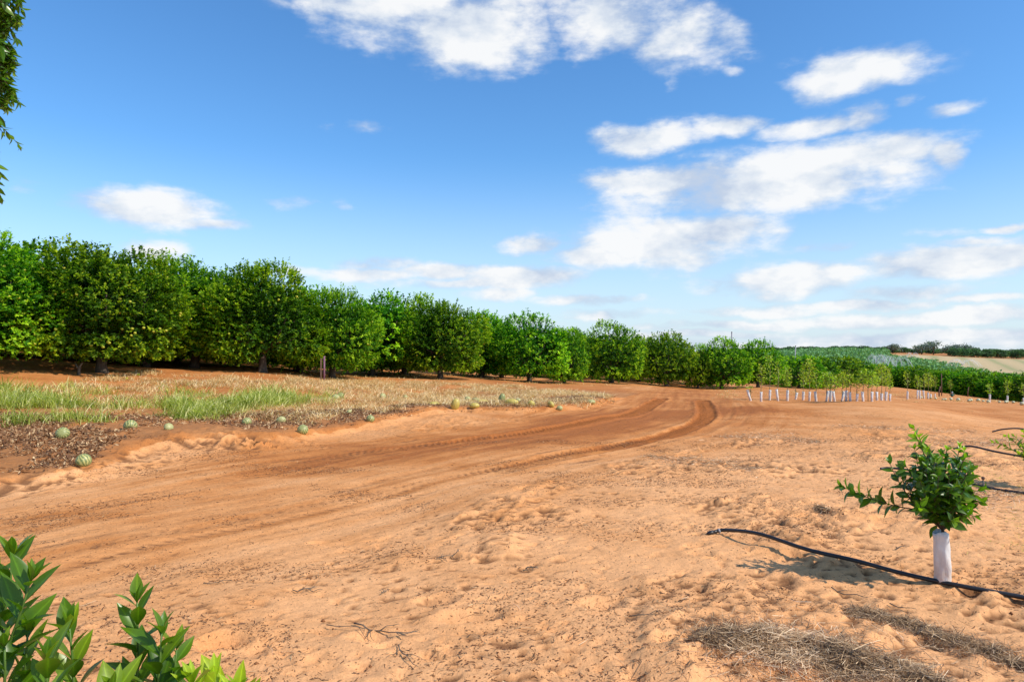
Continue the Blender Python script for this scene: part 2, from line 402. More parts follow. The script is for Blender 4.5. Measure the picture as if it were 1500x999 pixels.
class MB:
    def __init__(s): s.V = []; s.F = []; s.n = 0
    def tube(s, pts, rad, sides=8, cap=True):
        pts = [Vector(p) for p in pts]
        if isinstance(rad, (int, float)): rad = [rad] * len(pts)
        t0 = (pts[1] - pts[0]).normalized(); up = Vector((0, 0, 1)) if abs(t0.z) < .9 else Vector((1, 0, 0))
        u = t0.cross(up).normalized(); base = s.n
        for i, p in enumerate(pts):
            t = (pts[min(i + 1, len(pts) - 1)] - pts[max(i - 1, 0)]).normalized()
            u = (u - t * u.dot(t)).normalized(); w = t.cross(u)
            for k in range(sides):
                a = 2 * math.pi * k / sides
                s.V.append(p + (u * math.cos(a) + w * math.sin(a)) * rad[i]); s.n += 1
        for i in range(len(pts) - 1):
            for k in range(sides):
                a = base + i * sides + k; b = base + i * sides + (k + 1) % sides
                s.F.append((a, b, b + sides, a + sides))
        if cap:
            s.F.append(tuple(base + k for k in range(sides))[::-1]); s.F.append(tuple(base + (len(pts) - 1) * sides + k for k in range(sides)))
    def box(s, c, sz, rz=0, tilt=0):
        c = Vector(c); b = s.n
        from mathutils import Matrix
        R = Matrix.Rotation(rz, 3, 'Z') @ Matrix.Rotation(tilt, 3, 'Y')
        for x in (-1, 1):
            for y in (-1, 1):
                for z in (-1, 1): s.V.append(c + R @ Vector((x * sz[0] / 2, y * sz[1] / 2, z * sz[2] / 2)))
        s.n += 8
        for f in ((0,1,3,2),(4,6,7,5),(0,4,5,1),(2,3,7,6),(0,2,6,4),(1,5,7,3)): s.F.append(tuple(b + i for i in f))
    def mesh(s, name, smooth=True):
        me = bpy.data.meshes.new(name); me.from_pydata([tuple(v) for v in s.V], [], s.F); me.update()
        if smooth:
            for p in me.polygons: p.use_smooth = True
        return me
    def build(s, name, m, parent=None, smooth=True): return link(name, s.mesh(name, smooth), m, parent)

# ------------------------------------------------------------------ ground sheet
def axis(segs, end_neg, end_pos):
    a = [segs[0][0]]
    for (x0, x1, st) in segs: a += list(np.linspace(x0, x1, max(2, int(round((x1 - x0) / st)) + 1))[1:])
    st = segs[-1][2]
    while a[-1] < end_pos: st *= 1.06; a.append(a[-1] + st)
    lo = [segs[0][0]]; st = segs[0][2]
    while lo[-1] > end_neg: st *= 1.06; lo.append(lo[-1] - st)
    return np.array(lo[1:][::-1] + a)
ax = axis([(-18, -6, .09), (-6, 8.5, .034), (8.5, 24, .12)], -3500, 3500)
ay = axis([(1.2, 2.2, .08), (2.2, 10, .028), (10, 26, .06), (26, 50, .25)], -400, 4500)
GX, GY = np.meshgrid(ax, ay); sh = GX.shape
gx = GX.ravel(); gy = GY.ravel()
gz = H(gx, gy)
r_ = np.hypot(gx, gy)
dred, _, _ = dist_poly(gx, gy, RED); dro, sro, uro = dist_poly(gx, gy, ROAD)
red = np.maximum(.85 * np.exp(-(dred / 1.9) ** 2), np.exp(-(dist_poly(gx, gy, ROAD)[0] / 3.0) ** 2) * .50) + .34 * sstep(9, 17, gy)
db, sb, ub = dist_poly(gx, gy, BANK)
verge = (ub * BSIGN > 0) & (r_ < 45) & (gx < 6)
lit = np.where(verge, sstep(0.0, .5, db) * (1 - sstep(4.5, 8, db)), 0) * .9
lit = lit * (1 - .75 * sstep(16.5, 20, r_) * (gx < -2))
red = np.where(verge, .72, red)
red = np.maximum(red, .60 * sstep(18, 28, r_))
for pl, f0, f1 in ((TRA, 12, 19), (TRB, 11, 19)):
    dt, ss, uu = dist_poly(gx, gy, pl)
    red = red + (1 - sstep(.18, .32, dt + (fbm(gx * 4, gy * 4, 305, 3) - .5) * .12)) * .75 * np.maximum(1 - sstep(f0, f1, ss), .12) * (r_ < 40)
sl_ = gx / np.maximum(gy, 1)
FS = lambda s: np.interp(s, [.53, .57, .65, .75], [330, 235, 175, 135])
tan = sstep(-6, 6, gy - FS(sl_)) * sstep(.545, .575, sl_) * (gy < 332) * (gx < 420)
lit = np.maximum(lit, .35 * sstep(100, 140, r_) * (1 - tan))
# hollows coloured darker in patches: difference to a blurred copy, in world space
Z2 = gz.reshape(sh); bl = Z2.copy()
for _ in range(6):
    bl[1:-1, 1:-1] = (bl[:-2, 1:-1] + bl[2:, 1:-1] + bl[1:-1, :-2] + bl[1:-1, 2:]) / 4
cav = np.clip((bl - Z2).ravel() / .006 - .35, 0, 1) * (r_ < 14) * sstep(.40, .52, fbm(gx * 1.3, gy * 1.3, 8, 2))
streak = np.where((dro < 3.2) & (r_ < 60), fbm(uro * 6, sro * .3, 61, 4), .5)
def grid_part(name, mask_faces):
    ny, nx = sh
    idx = np.arange(ny * nx).reshape(sh)
    q = np.stack([idx[:-1, :-1], idx[:-1, 1:], idx[1:, 1:], idx[1:, :-1]], -1).reshape(-1, 4)
    q = q[mask_faces]
    used, inv = np.unique(q, return_inverse=True); q = inv.reshape(-1, 4)
    V = np.stack([gx[used], gy[used], gz[used]], -1)
    me = np_mesh(name, V, [q], smooth=True)
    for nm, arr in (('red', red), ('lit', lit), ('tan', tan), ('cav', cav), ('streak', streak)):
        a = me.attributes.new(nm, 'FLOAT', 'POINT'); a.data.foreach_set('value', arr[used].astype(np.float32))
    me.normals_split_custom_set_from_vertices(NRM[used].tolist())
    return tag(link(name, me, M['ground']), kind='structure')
dzy, dzx = np.gradient(Z2, ay, ax)
NRM = unit(np.stack([-dzx.ravel(), -dzy.ravel(), np.ones(gx.size)], -1))
cx = .25 * (GX[:-1, :-1] + GX[1:, 1:] + GX[:-1, 1:] + GX[1:, :-1]).ravel(); cy = .25 * (GY[:-1, :-1] + GY[1:, 1:] + GY[:-1, 1:] + GY[1:, :-1]).ravel()
mroad = np.zeros(cx.shape, bool); nb = (np.hypot(cx, cy) < 60)
dd_, _, _ = dist_poly(cx[nb], cy[nb], ROAD)
mroad[nb] = dd_ < 2.35 + .5 * (fbm(cx[nb] * .8, cy[nb] * .8, 19, 3) - .5)
grid_part('dirt_track', mroad)
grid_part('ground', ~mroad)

# ------------------------------------------------------------------ citrus trees
def crown_arrays(seed, nshoot, R=2.05, zc=2.15, rz=1.85, leafL=.105, per=13, lobes=34, zmin=.52):
    g = np.random.default_rng(seed)
    th = g.uniform(0, 2 * np.pi, lobes); u = g.uniform(-.95, .97, lobes); c = np.where(u > -.15, np.sqrt(1 - ((u + .15) / 1.15) ** 2), 1 - .45 * ((-.15 - u) / .85) ** 2)
    k = g.uniform(.60, .80, lobes)
    LC = np.stack([np.cos(th) * c * R * k, np.sin(th) * c * R * k, zc + u * rz * k], -1)
    LR = g.uniform(.38, .95, lobes)
    LC = np.concatenate([LC, [[0, 0, zc]]]); LR = np.concatenate([LR, [R * .62]])
    pr = LR ** 2; pr[-1] *= .2; pr /= pr.sum()
    P = []; O = []
    while sum(map(len, P)) < nshoot:
        li = g.choice(len(LR), nshoot, p=pr); v = unit(g.normal(size=(nshoot, 3)))
        p = LC[li] + v * (LR[li] * g.uniform(.72, 1.05, nshoot))[:, None]
        dist = np.linalg.norm(p[:, None, :] - LC[None], axis=-1) / LR[None]; dist[np.arange(nshoot), li] = 9
        ok = (dist.min(1) > .80) & (p[:, 2] > zmin + .35 * g.uniform(size=nshoot))
        P.append(p[ok]); O.append(v[ok])
    P = np.concatenate(P)[:nshoot]; O = np.concatenate(O)[:nshoot]
    # interior fill keeps the crown opaque
    nf = int(nshoot * .28); q = unit(g.normal(size=(nf, 3))) * (g.uniform(0, 1, nf) ** .4)[:, None] * np.array([R * .78, R * .78, rz * .78]); q[:, 2] += zc
    q = q[q[:, 2] > zmin + .1]
    P = np.concatenate([P, q]); O = np.concatenate([O, unit(q - np.array([0, 0, zc]))])
    out = unit(P - np.array([0, 0, zc]))
    D = unit(O * .9 + out * .5 + np.array([0, 0, .55]) + g.normal(size=P.shape) * .35)
    low = P[:, 2] < 1.3; D[low, 2] -= .9; D = unit(D)
    SL = g.uniform(.14, .34, len(P)); top = P[:, 2] > zc + rz * .62
    SL[top] *= g.uniform(1, 1.9, top.sum()); D[top] = unit(D[top] + np.array([0, 0, .9]))
    n = len(P); t = g.uniform(0.05, 1, (n, per))
    pos = P[:, None, :] + D[:, None, :] * (SL[:, None] * t)[..., None]
    rnd = unit(g.normal(size=(n, per, 3)))
    ld = unit(D[:, None, :] * .75 + rnd * .9 + np.array([0, 0, .05]))
    nr = unit(D[:, None, :] * .6 + out[:, None, :] * .4 + np.array([0, 0, .8]) + g.normal(size=(n, per, 3)) * .35)
    L = leafL * g.uniform(.65, 1.2, (n, per)); Wd = L * g.uniform(.42, .56, (n, per))
    val = np.clip(.42 + g.normal(size=(n, per)) * .16 + (g.normal(size=n) * .15)[:, None] + (np.linalg.norm((P - [0, 0, zc]) / [R, R, rz], axis=1)[:, None] - .9) * .9 + t * .14, 0, 1)  # leaf tone rises outward: inner shade and bright rim painted into the colour
    f = lambda a: a.reshape(-1, 3)
    return f(pos), f(ld), f(nr), L.ravel(), Wd.ravel(), val.ravel(), LC, LR
def make_crown(seed, nshoot, **kw):
    a = crown_arrays(seed, nshoot, **kw)
    return leaf_mesh('crown', *a[:6]), a[6], a[7]
def trunk_mesh(seed, h=1.0, r=.12):
    g = random.Random(seed); b = MB()
    pts = [(0, 0, -.15), (0, 0, 0), (.02, .01, .25), (g.uniform(-.05, .05), g.uniform(-.05, .05), h * .6), (g.uniform(-.1, .1), g.uniform(-.1, .1), h)]
    b.tube(pts, [r * 1.6, r * 1.45, r * 1.1, r, r * .9], 10)
    top = Vector(pts[-1])
    for k in range(6):
        a = k * 1.05 + g.uniform(-.3, .3); o = Vector((math.cos(a), math.sin(a), 0)); p0 = top - Vector((0, 0, g.uniform(0, .35)))
        p1 = p0 + o * .5 + Vector((0, 0, .45)); p2 = p1 + o * .5 + Vector((0, 0, .7)); p3 = p2 + o * .3 + Vector((0, 0, .6))
        b.tube([p0, p1, p2, p3], [r * .6, r * .42, r * .28, r * .12], 6)
        a2 = a + g.choice((-.8, .8)); o2 = Vector((math.cos(a2), math.sin(a2), .2)); b.tube([p1, p1 + o2 * .5, p1 + o2 * .9 + Vector((0, 0, .1))], [r * .3, r * .2, r * .08], 5)
    me = b.mesh('trunk'); me.materials.append(M['bark']); return me
HI = []
for s in range(4):
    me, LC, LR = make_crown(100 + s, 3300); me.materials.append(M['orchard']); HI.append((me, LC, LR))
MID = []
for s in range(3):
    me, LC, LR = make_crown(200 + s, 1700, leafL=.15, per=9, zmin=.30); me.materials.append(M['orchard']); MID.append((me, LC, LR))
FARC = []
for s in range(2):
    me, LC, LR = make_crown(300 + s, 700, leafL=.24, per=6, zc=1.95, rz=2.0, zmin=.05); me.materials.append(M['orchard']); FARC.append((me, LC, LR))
TRK = [trunk_mesh(s) for s in range(4)]
# a small fruit
fb = MB()
def sphere(b, R, nu=10, nv=7, sq=(1, 1, 1), dent=0):
    base = b.n
    for j in range(nv + 1):
        t = math.pi * j / nv
        for i in range(nu):
            p = 2 * math.pi * i / nu; rr = R * (1 - dent * math.exp(-(math.sin(t) / .25) ** 2))
            rib = 1 + .015 * math.cos(p * 9)
            b.V.append(Vector((math.sin(t) * math.cos(p) * rr * sq[0] * rib, math.sin(t) * math.sin(p) * rr * sq[1] * rib, math.cos(t) * rr * sq[2]))); b.n += 1
    for j in range(nv):
        for i in range(nu):
            a = base + j * nu + i; c = base + j * nu + (i + 1) % nu; b.F.append((a, a + nu, c + nu, c))
sphere(fb, .04); FRUIT = fb.mesh('fruit'); FRUIT.materials.append(M['orange'])

rt = random.Random(21); tree_n = 0
def citrus(px, d, label, h=4.0, w=1.0, lod=0, fruit=0, group=None, xy=None, rz=None):
    global tree_n
    if xy is None: X = (px - 750) / F * d; Y = d
    else: X, Y = xy
    z = Hs(X, Y)
    t = empty('citrus_tree', (X, Y, z), rt.uniform(0, 6.28) if rz is None else rz); s = h / 4.42; w *= 1.16
    t.scale = (s * w * rt.uniform(.97, 1.05), s * w * rt.uniform(.97, 1.05), s)
    src = (HI, MID, FARC)[lod]; me, LC, LR = src[tree_n % len(src)]
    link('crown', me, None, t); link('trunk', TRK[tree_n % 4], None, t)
    tree_n += 1
    if fruit:
        g = np.random.default_rng(tree_n * 5 + 1); n = 0; k = 0
        while n < fruit and k < 4000:
            k += 1
            i = g.integers(0, len(LR) - 1); v = unit(g.normal(size=3)); v[2] = v[2] * .6 - .15; p = LC[i] + v * LR[i] * 1.06
            if p[2] < .7 or p[2] > 3.4: continue
            if (np.linalg.norm(LC - p, axis=1) / LR < 1.0).any(): continue
            link('fruit', FRUIT, None, t, Vector(p)); n += 1
    tag(t, label, 'tree', group); return t
FRONT = [ # px, distance, height, width, lod, fruit, label
 (-60,19,3.95,1.05,0,70,'broad citrus tree cut by the left frame edge, dotted with pale green fruit'),
 (150,21.5,4.15,1.06,0,80,'tall rounded citrus tree with ragged top and pale fruit, second from the left edge'),
 (285,27,4.35,1.1,0,20,'dark green citrus tree set back between two brighter fruiting trees on the left'),
 (385,26.5,4.25,1.02,0,45,'citrus tree with sunlit right side, just left of the brown stake'),
 (487,29.5,3.95,.95,0,40,'yellow-green citrus tree directly behind the brown stake'),
 (645,34,4.0,1.02,0,35,'large round citrus tree with thick bare trunk, between two shaded trees at centre left'),
 (775,40,4.05,1.0,1,10,'citrus tree with a clear dark trunk behind the far end of the dry grass'),
 (826,41,3.5,.86,1,0,'bright yellow-green low citrus tree leaning over the left end of the clearing'),
 (896,46,4.1,1.0,1,0,'round solitary-looking citrus tree behind the end of the left tyre track'),
 (976,50,3.95,.95,1,0,'citrus tree with gnarled low fork behind the gap between the two tyre tracks'),
 (1022,51.5,3.1,.75,1,0,'smaller light green citrus tree tucked against the right of a gnarled one'),
 (1057,52,3.9,1.0,1,6,'citrus tree standing behind the top of the right tyre track'),
 (1110,54,3.75,.92,1,0,'tall narrow citrus tree behind the leftmost white sleeved sapling')]
for px, d, h, w, lod, fr, lab in FRONT: citrus(px, d, lab, h, w, lod, fr)
BACKL = 'dark citrus tree in the inner rows behind the front trees of the orchard'
for px, d, h in ((545,35,4.5),(592,37,4.35),(706,42,4.1),(735,46,3.7),(850,52,3.9),(935,56,3.7),(215,26,3.7),(340,30,4.3),(440,32,4.1),(60,25,4.6),(-20,25,4.1),(230,31,4.6),(-150,24,4.4),(-250,26,4.3),(-350,28,4.3),(-200,20,4.2),(-420,24,4.2)):
    citrus(px, d, BACKL, h, 1.05, 1 if d < 40 else 1, 0, 'inner orchard trees')
dirv = Vector((-.45, .9))
for (px, d, h, w, lod, fr, lab) in FRONT:
    if px in (1022, 826): continue
    for k in (1, 2, 3, 4, 5):
        X = (px - 750) / F * d + dirv.x * 4.9 * k + rt.uniform(-.4, .4) - .6; Y = d + dirv.y * 4.9 * k + rt.uniform(-.4, .4)
        citrus(0, 0, BACKL, 3.7 + rt.uniform(-.2, .15), 1.05, 1 if k < 3 else 2, 0, 'inner orchard trees', xy=(X, Y))
FR2 = [(1170,67,3.9),(1197,70,3.85),(1232,77,3.8),(1262,88,3.6),(1290,95,3.7),(1318,94,3.6),(1345,92,3.9),(1372,90,3.6),(1398,88,3.7),(1422,84,4.0),(1448,80,3.7),(1476,76,3.7),(1508,72,3.8),(1540,70,3.6)]
LAB2 = ['citrus tree with visible trunk behind the left half of the sleeved sapling row','dark citrus tree overlapping a neighbour behind the middle of the sleeved sapling row',
 'rounded dark citrus tree at the foot of the misty hillside orchard','small far citrus tree just right of the gap below the spray plumes','far citrus tree directly below the left water spray','far citrus tree behind the gap between two sapling groups',
 'far citrus tree with a tall tip behind the second sapling group','far citrus tree directly behind the tall thin dark post','far citrus tree just right of the tall thin dark post','far citrus tree with the highest top, behind the tallest lone sapling',
 'full dark citrus tree below the right end of the pale field','dark skirted citrus tree near the right frame edge','dark citrus tree cut by the right frame edge','citrus tree standing just past the right frame edge']
for (px, d, h), lab in zip(FR2, LAB2): citrus(px, d, lab, h * .90, 1.2, 2, 0)
for (px, d, h) in FR2:
    for k in (1, 2, 3, 4):
        if px > 1500 and k > 3: continue
        X = (px - 750) / F * d - .05 * k * 5 + rt.uniform(-.5, .5); Y = d + 5.2 * k
        citrus(0, 0, 'citrus tree in the far block behind its front edge', 2.75 + rt.uniform(-.3, .3), 1.3, 2, 0, 'far orchard block trees', xy=(X, Y))
# hillside orchard: one far mass
def far_mass(name, pts, mt, size, label, nleaf=90, leafL=.8, flat=.8, seed=4):
    g = np.random.default_rng(seed); P = []; Dd = []; val = []
    pts = np.array(pts); z = H(pts[:, 0], pts[:, 1], False)
    for (x, y), zz in zip(pts, z):
        s = size * g.uniform(.85, 1.15); v = unit(g.normal(size=(nleaf, 3))); v[:, 2] = np.abs(v[:, 2]) 
        p = v * s * g.uniform(.7, 1.05, (nleaf, 1)); p[:, 2] *= flat * 1.7
        P.append(p + np.array([x, y, zz])); Dd.append(v); val.append(np.clip(.5 + g.normal(size=nleaf) * .2 + g.normal() * .1, 0, 1))
    P = np.concatenate(P); Dd = np.concatenate(Dd); val = np.concatenate(val); n = len(P)
    d = unit(g.normal(size=(n, 3)) + Dd * .3); L = leafL * g.uniform(.6, 1.2, n)
    me = leaf_mesh(name, P - d * L[:, None] * .5, d, Dd + g.normal(size=(n, 3)) * .3, L, L * .8, val)
    return tag(link(name, me, mt), label, 'orchard', kind='stuff')
g = np.random.default_rng(9); pts = []
for row in range(40):
    Y = 122 + row * 5.4
    for X in np.arange(-40, 200, 4.2):
        if X / Y > .55 and Y > FS(X / Y) - 3: continue
        px = 750 + F * X / Y
        if px < 1040 or px > 1540: continue
        pts.append((X + g.uniform(-.4, .4), Y + g.uniform(-.5, .5)))
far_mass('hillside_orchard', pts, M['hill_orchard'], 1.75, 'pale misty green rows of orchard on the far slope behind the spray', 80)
# tree line beyond the tan field
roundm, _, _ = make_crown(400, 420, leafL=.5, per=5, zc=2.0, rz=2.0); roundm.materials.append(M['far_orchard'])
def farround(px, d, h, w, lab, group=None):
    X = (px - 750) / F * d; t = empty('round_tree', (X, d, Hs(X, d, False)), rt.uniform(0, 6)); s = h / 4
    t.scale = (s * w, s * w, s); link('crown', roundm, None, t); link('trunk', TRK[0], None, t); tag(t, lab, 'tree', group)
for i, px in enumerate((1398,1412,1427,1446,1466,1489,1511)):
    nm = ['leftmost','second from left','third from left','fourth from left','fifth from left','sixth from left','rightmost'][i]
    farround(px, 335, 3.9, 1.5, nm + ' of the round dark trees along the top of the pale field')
for k in range(60):
    px = 1060 + k * 8.2 + rt.uniform(-2, 2)
    farround(px, rt.uniform(345, 400), rt.uniform(2.2, 3.3), 1.7, 'grey-green tree in the distant belt along the horizon', 'distant horizon trees')
# gum trees
def gum(px, d, h, w, lab, seed):
    X = (px - 750) / F * d; t = empty('gum_tree', (X, d, Hs(X, d, False)))
    b = MB(); g = np.random.default_rng(seed); b.tube([(0, 0, -.3), (.1, 0, h * .3), (.3, 0, h * .6)], [.3, .25, .18], 7); P = []
    for k in range(9):
        a = g.uniform(0, 6.28); r = g.uniform(.2, 1) * w; c = np.array([math.cos(a) * r, math.sin(a) * r, h * g.uniform(.55, .95)])
        b.tube([(.1, 0, h * .35), tuple(c * [.5, .5, .8]), tuple(c)], [.14, .1, .04], 5)
        n = 75; P.append(c + g.normal(size=(n, 3)) * np.array([.17 * w + .5, .17 * w + .5, h * .06 + .2]))
    P = np.concatenate(P); n = len(P); dr = unit(g.normal(size=(n, 3))); L = g.uniform(.5, 1.0, n)
    me = leaf_mesh('crown', P, dr, g.normal(size=(n, 3)), L, L * .6, g.uniform(0, 1, n)); link('crown', me, M['gum'], t)
    b.build('trunk', M['bark'], t); tag(t, lab, 'tree')
for i, (px, h, w, lab) in enumerate(((1367,9.5,5.5,'tallest grey gum tree on the skyline behind the pale field'),(1350,6.6,3.4,'thin low gum tree on the skyline left of the tallest one'),
    (1392,7.2,3.6,'first open-crowned gum tree right of the tallest skyline gum'),(1402,7.4,3.4,'second open-crowned gum tree right of the tallest skyline gum'),(1416,7.8,3.2,'feathery gum tree with two tips right of the open crowned pair'),(1425,6.8,3.2,'rightmost gum tree, low and dense above the round dark trees'),(1308,6.0,3.5,'lone sparse gum tree poking above the hillside orchard'))):
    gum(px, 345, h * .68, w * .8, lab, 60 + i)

# ------------------------------------------------------------------ sleeved young trees
def sleeve_mesh(h, r, seed, sides=18):
    g = random.Random(seed); b = MB(); nz = 12; base = 0; ph = [g.uniform(0, 6) for _ in range(4)]
    for side, off in ((0, 0), (1, -.003)):
        for j in range(nz + 1):
            z = h * j / nz
            for i in range(sides):
                a = 2 * math.pi * i / sides
                rr = r * (1 + .10 * math.sin(2 * a + ph[0] + z * 5) + .05 * math.sin(5 * a + ph[1] - z * 21) + .05 * math.sin(3 * a + z * 33 + ph[2]) + (.12 if j == 0 else 0)) + off
                b.V.append(Vector((math.cos(a) * rr, math.sin(a) * rr, z + .012 * math.sin(a * 2 + ph[3]) * (j in (0, nz))))); b.n += 1
    m = sides * (nz + 1)
    for side in (0, 1):
        for j in range(nz):
            for i in range(sides):
                a = side * m + j * sides + i; c = side * m + j * sides + (i + 1) % sides
                f = (a, c, c + sides, a + sides); b.F.append(f if side == 0 else f[::-1])
    for i in range(sides):
        a = nz * sides + i; c = nz * sides + (i + 1) % sides; b.F.append((a, c, c + m, a + m))
    me = b.mesh('sleeve'); me.materials.append(M['sleeve']); return me
SLV = [sleeve_mesh(.43, .043, k) for k in range(3)]
def whip_crown(seed, h0, h1, w, n):
    g = np.random.default_rng(seed); z = h0 + (h1 - h0) * g.beta(1.3, 1.3, n); t = (z - h0) / (h1 - h0)
    rr = w * np.sqrt(np.clip(4 * t * (1 - t), .03, 1)) * g.uniform(.1, 1, n); a = g.uniform(0, 6.28, n)
    P = np.stack([np.cos(a) * rr, np.sin(a) * rr, z], -1); D = unit(np.stack([np.cos(a), np.sin(a), g.uniform(-.3, 1.2, n)], -1) + g.normal(size=(n, 3)) * .3)
    L = g.uniform(.07, .12, n); me = leaf_mesh('crown', P, D, np.array([0, 0, 1.]) + g.normal(size=(n, 3)) * .6, L, L * .5, np.clip(.45 + g.normal(size=n) * .25, 0, 1)); me.materials.append(M['whip']); return me
rw = random.Random(5)
ORD = ['first','second','third','fourth','fifth','sixth','seventh','eighth','ninth','tenth','eleventh','twelfth','thirteenth','fourteenth','fifteenth','sixteenth','seventeenth','eighteenth','nineteenth','twentieth','twenty-first','twenty-second','twenty-third']
def young(px, py, top, lean, sleeve, dens, lab, group, w=.22, hs=1.0):
    dens *= 1.05
    p = at(px, py); s = 1.0; ht = (py - top) * p.y / F
    t = empty('young_tree', p, rw.uniform(0, 0)); k = rw.randrange(1000)
    tr = math.tan(lean)
    ht = max(ht, .5)
    b = MB(); b.tube([(0, 0, -.03), (0, 0, .4), (.03, 0, ht * .6), (0, .02, ht * .95)], [.012, .011, .008, .003], 6)
    for q in range(5):
        a = q * 1.3; z0 = ht * (.45 + .09 * q); b.tube([(0, 0, z0), (math.cos(a) * .12, math.sin(a) * .12, z0 + .15)], [.005, .002], 4)
    b.build('trunk', M['whipstem'], t)
    if dens: link('crown', whip_crown(k, max(.45, ht * .42), ht, w, int(dens)), None, t)
    if sleeve:
        o = link('sleeve', SLV[k % 3], None, t); o.rotation_euler = (rw.uniform(-.05, .05), lean, 0); o.scale = (1, 1, sleeve)
    tag(t, lab, 'young tree', group)
ROW1 = [(1099,587,571,-.28,1.05,25,.15),(1114.4,588,533,0,.9,110,.2),(1127,586,521,.03,1.0,150,.26),(1139,587,530,-.12,1.15,90,.2),(1153,587,538,.02,1.05,230,.24),(1165,585,577,.2,.7,0,.1),
 (1176,586,540,.02,.85,120,.22),(1185,587,526,.04,.9,330,.34),(1195,588,545,-.12,.95,60,.16),(1210,588,545,.18,1.0,120,.24),(1216,588,546,.0,1.0,110,.2),(1222,588,549,-.12,.95,60,.16),(1233,588,548,.22,.9,130,.25),(1239,588,543,.0,.95,170,.24),
 (1245,588,550,-.05,.8,80,.2),(1254.5,588,560,.05,.65,40,.14),(1263.7,588,545,-.05,.85,150,.24),(1271,588,543,.0,0,130,.2),(1276.5,588,544,.03,.85,120,.22),(1284,587,546,.0,.8,110,.2),(1291,587,533,.0,.7,230,.3),(1297,587,538,.04,.85,210,.26),(1303,587,548,.04,.8,120,.2)]
for i, (px, py, top, lean, sl, dn, w) in enumerate(ROW1):
    look = 'leaning white sleeve' if abs(lean) > .1 else ('bare stem' if not sl else ('short white sleeve' if sl < .8 else 'upright white sleeve'))
    fol = 'bare dead' if dn == 0 else ('sparse' if dn < 90 else ('bushy yellow-green' if dn > 200 else 'thin yellow-green'))
    young(px, py, top, lean, sl * .9, dn * .80, f'{fol} tree with {look}, {ORD[i]} from left in the long row', 'young trees in the long row', w * .72)
ROW2 = [(1328.5,585,543,0,1.0,150,.3),(1343,584,550,.05,1.1,130,.3),(1347,584,552,-.05,1.1,60,.2),(1353,584,547,-.12,1.1,140,.3),(1359,584,545,.0,.8,200,.36),(1363,584,549,-.05,.6,120,.3),(1369,582,548,.02,.7,140,.3)]
for i, (px, py, top, lean, sl, dn, w) in enumerate(ROW2):
    young(px, py, top, lean, sl, dn * .6, f'sapling in white sleeve, {ORD[i]} from left in the cluster left of the dark post', 'saplings in the short cluster', w * .6)
young(1391.5,579,556,0,0,120,'small bright sapling beside the dark green irrigation valve','x',.26); 
young(1404.5,578,560,0,0,70,'slim sapling between the green valve and the short brown stake','x',.16)
young(1426.4,579,546,0,0,130,'tallest lone slender sapling right of the short brown stake','x',.22)
young(1449,590,561,0,1.1,70,'lone sapling with white sleeve below the right part of the pale field','x',.17)
young(1475,590,557,0,.95,90,'sapling with bluish white sleeve, last but one before the right frame edge','x',.17)
young(1498.5,593,560,0,.9,90,'sapling with white sleeve cut by the right frame edge','x',.2)
for o in bpy.data.objects:
    if o.get('group') == 'x': del o['group']

# posts
def post(px, py, top, w, lab, mt=M['post'], lean=0, name='stake'):
    p = at(px, py); h = (py - top) * p.y / F
    b = MB(); b.tube([(0, 0, -.2), (0, 0, h * .5), (lean * h, 0, h)], [w, w * .95, w * .85], 8); t = b.build(name, mt, None); t.location = p
    return tag(t, lab, 'post')
post(1378.7, 580, 547, .045, 'tall thin dark post among the far saplings', name='timber_post')
post(1375, 581, 566, .06, 'short brown post leaning beside the tall thin dark post', lean=.12, name='timber_post')
post(1417, 581, 567, .05, 'short pale brown stake between two lone saplings', lean=.1, name='timber_post')
# marker stake behind the grass
p = at(473, 559); t = empty('marker_stake', p)
b = MB(); b.box((-.065, 0, .42), (.055, .05, .95), .2); b.build('stake', M['post'], t, False)
b = MB(); b.tube([(.06, -.02, -.1), (.06, -.02, .98)], [.035, .035], 10); b.build('pipe_riser', M['purple'], t)
b = MB(); b.box((0, 0, .86), (.17, .035, .05), .2); b.build('cross_piece', M['post'], t, False)
tag(t, 'rusty brown double stake standing in the dry verge before the orchard', 'stake')
# green valve
p = at(1394, 581); t = empty('irrigation_valve', p)
b = MB(); b.tube([(0, 0, -.1), (0, 0, .28)], [.12, .10], 10); b.tube([(-.22, 0, .18), (.22, 0, .18)], [.06, .06], 8); b.build('valve_body', M['greenplastic'], t)
b = MB(); b.tube([(0, 0, .281), (0, 0, .46), (0, 0, .5)], [.09, .08, .04], 10); b.build('cap', M['metal'], t)
tag(t, 'dark green irrigation valve with grey cap among the far saplings', 'valve')
# masts above the orchard
for px, d, top, bot, nm, lab in ((1072, 75, 487, 540, 'steel_mast', 'thin grey mast rising above the citrus tops'), (1163, 90, 507, 545, 'steel_mast', 'short leaning thin pole just above the citrus tops')):
    X = (px - 750) / F * d; z0 = Hs(X, d, False); zt = CAMH - (top - HY) * d / F
    b = MB(); b.tube([(0, 0, -.3), (0, 0, zt - z0)], [.09, .07], 8)
    b.tube([(0, 0, zt - z0), (0, 0, zt - z0 + .1)], [.10, .03], 8)
    t = b.build(nm, M['metal']); t.location = (X, d, z0); tag(t, lab, 'mast')
    if px == 1163: t.rotation_euler = (0, .05, 0)

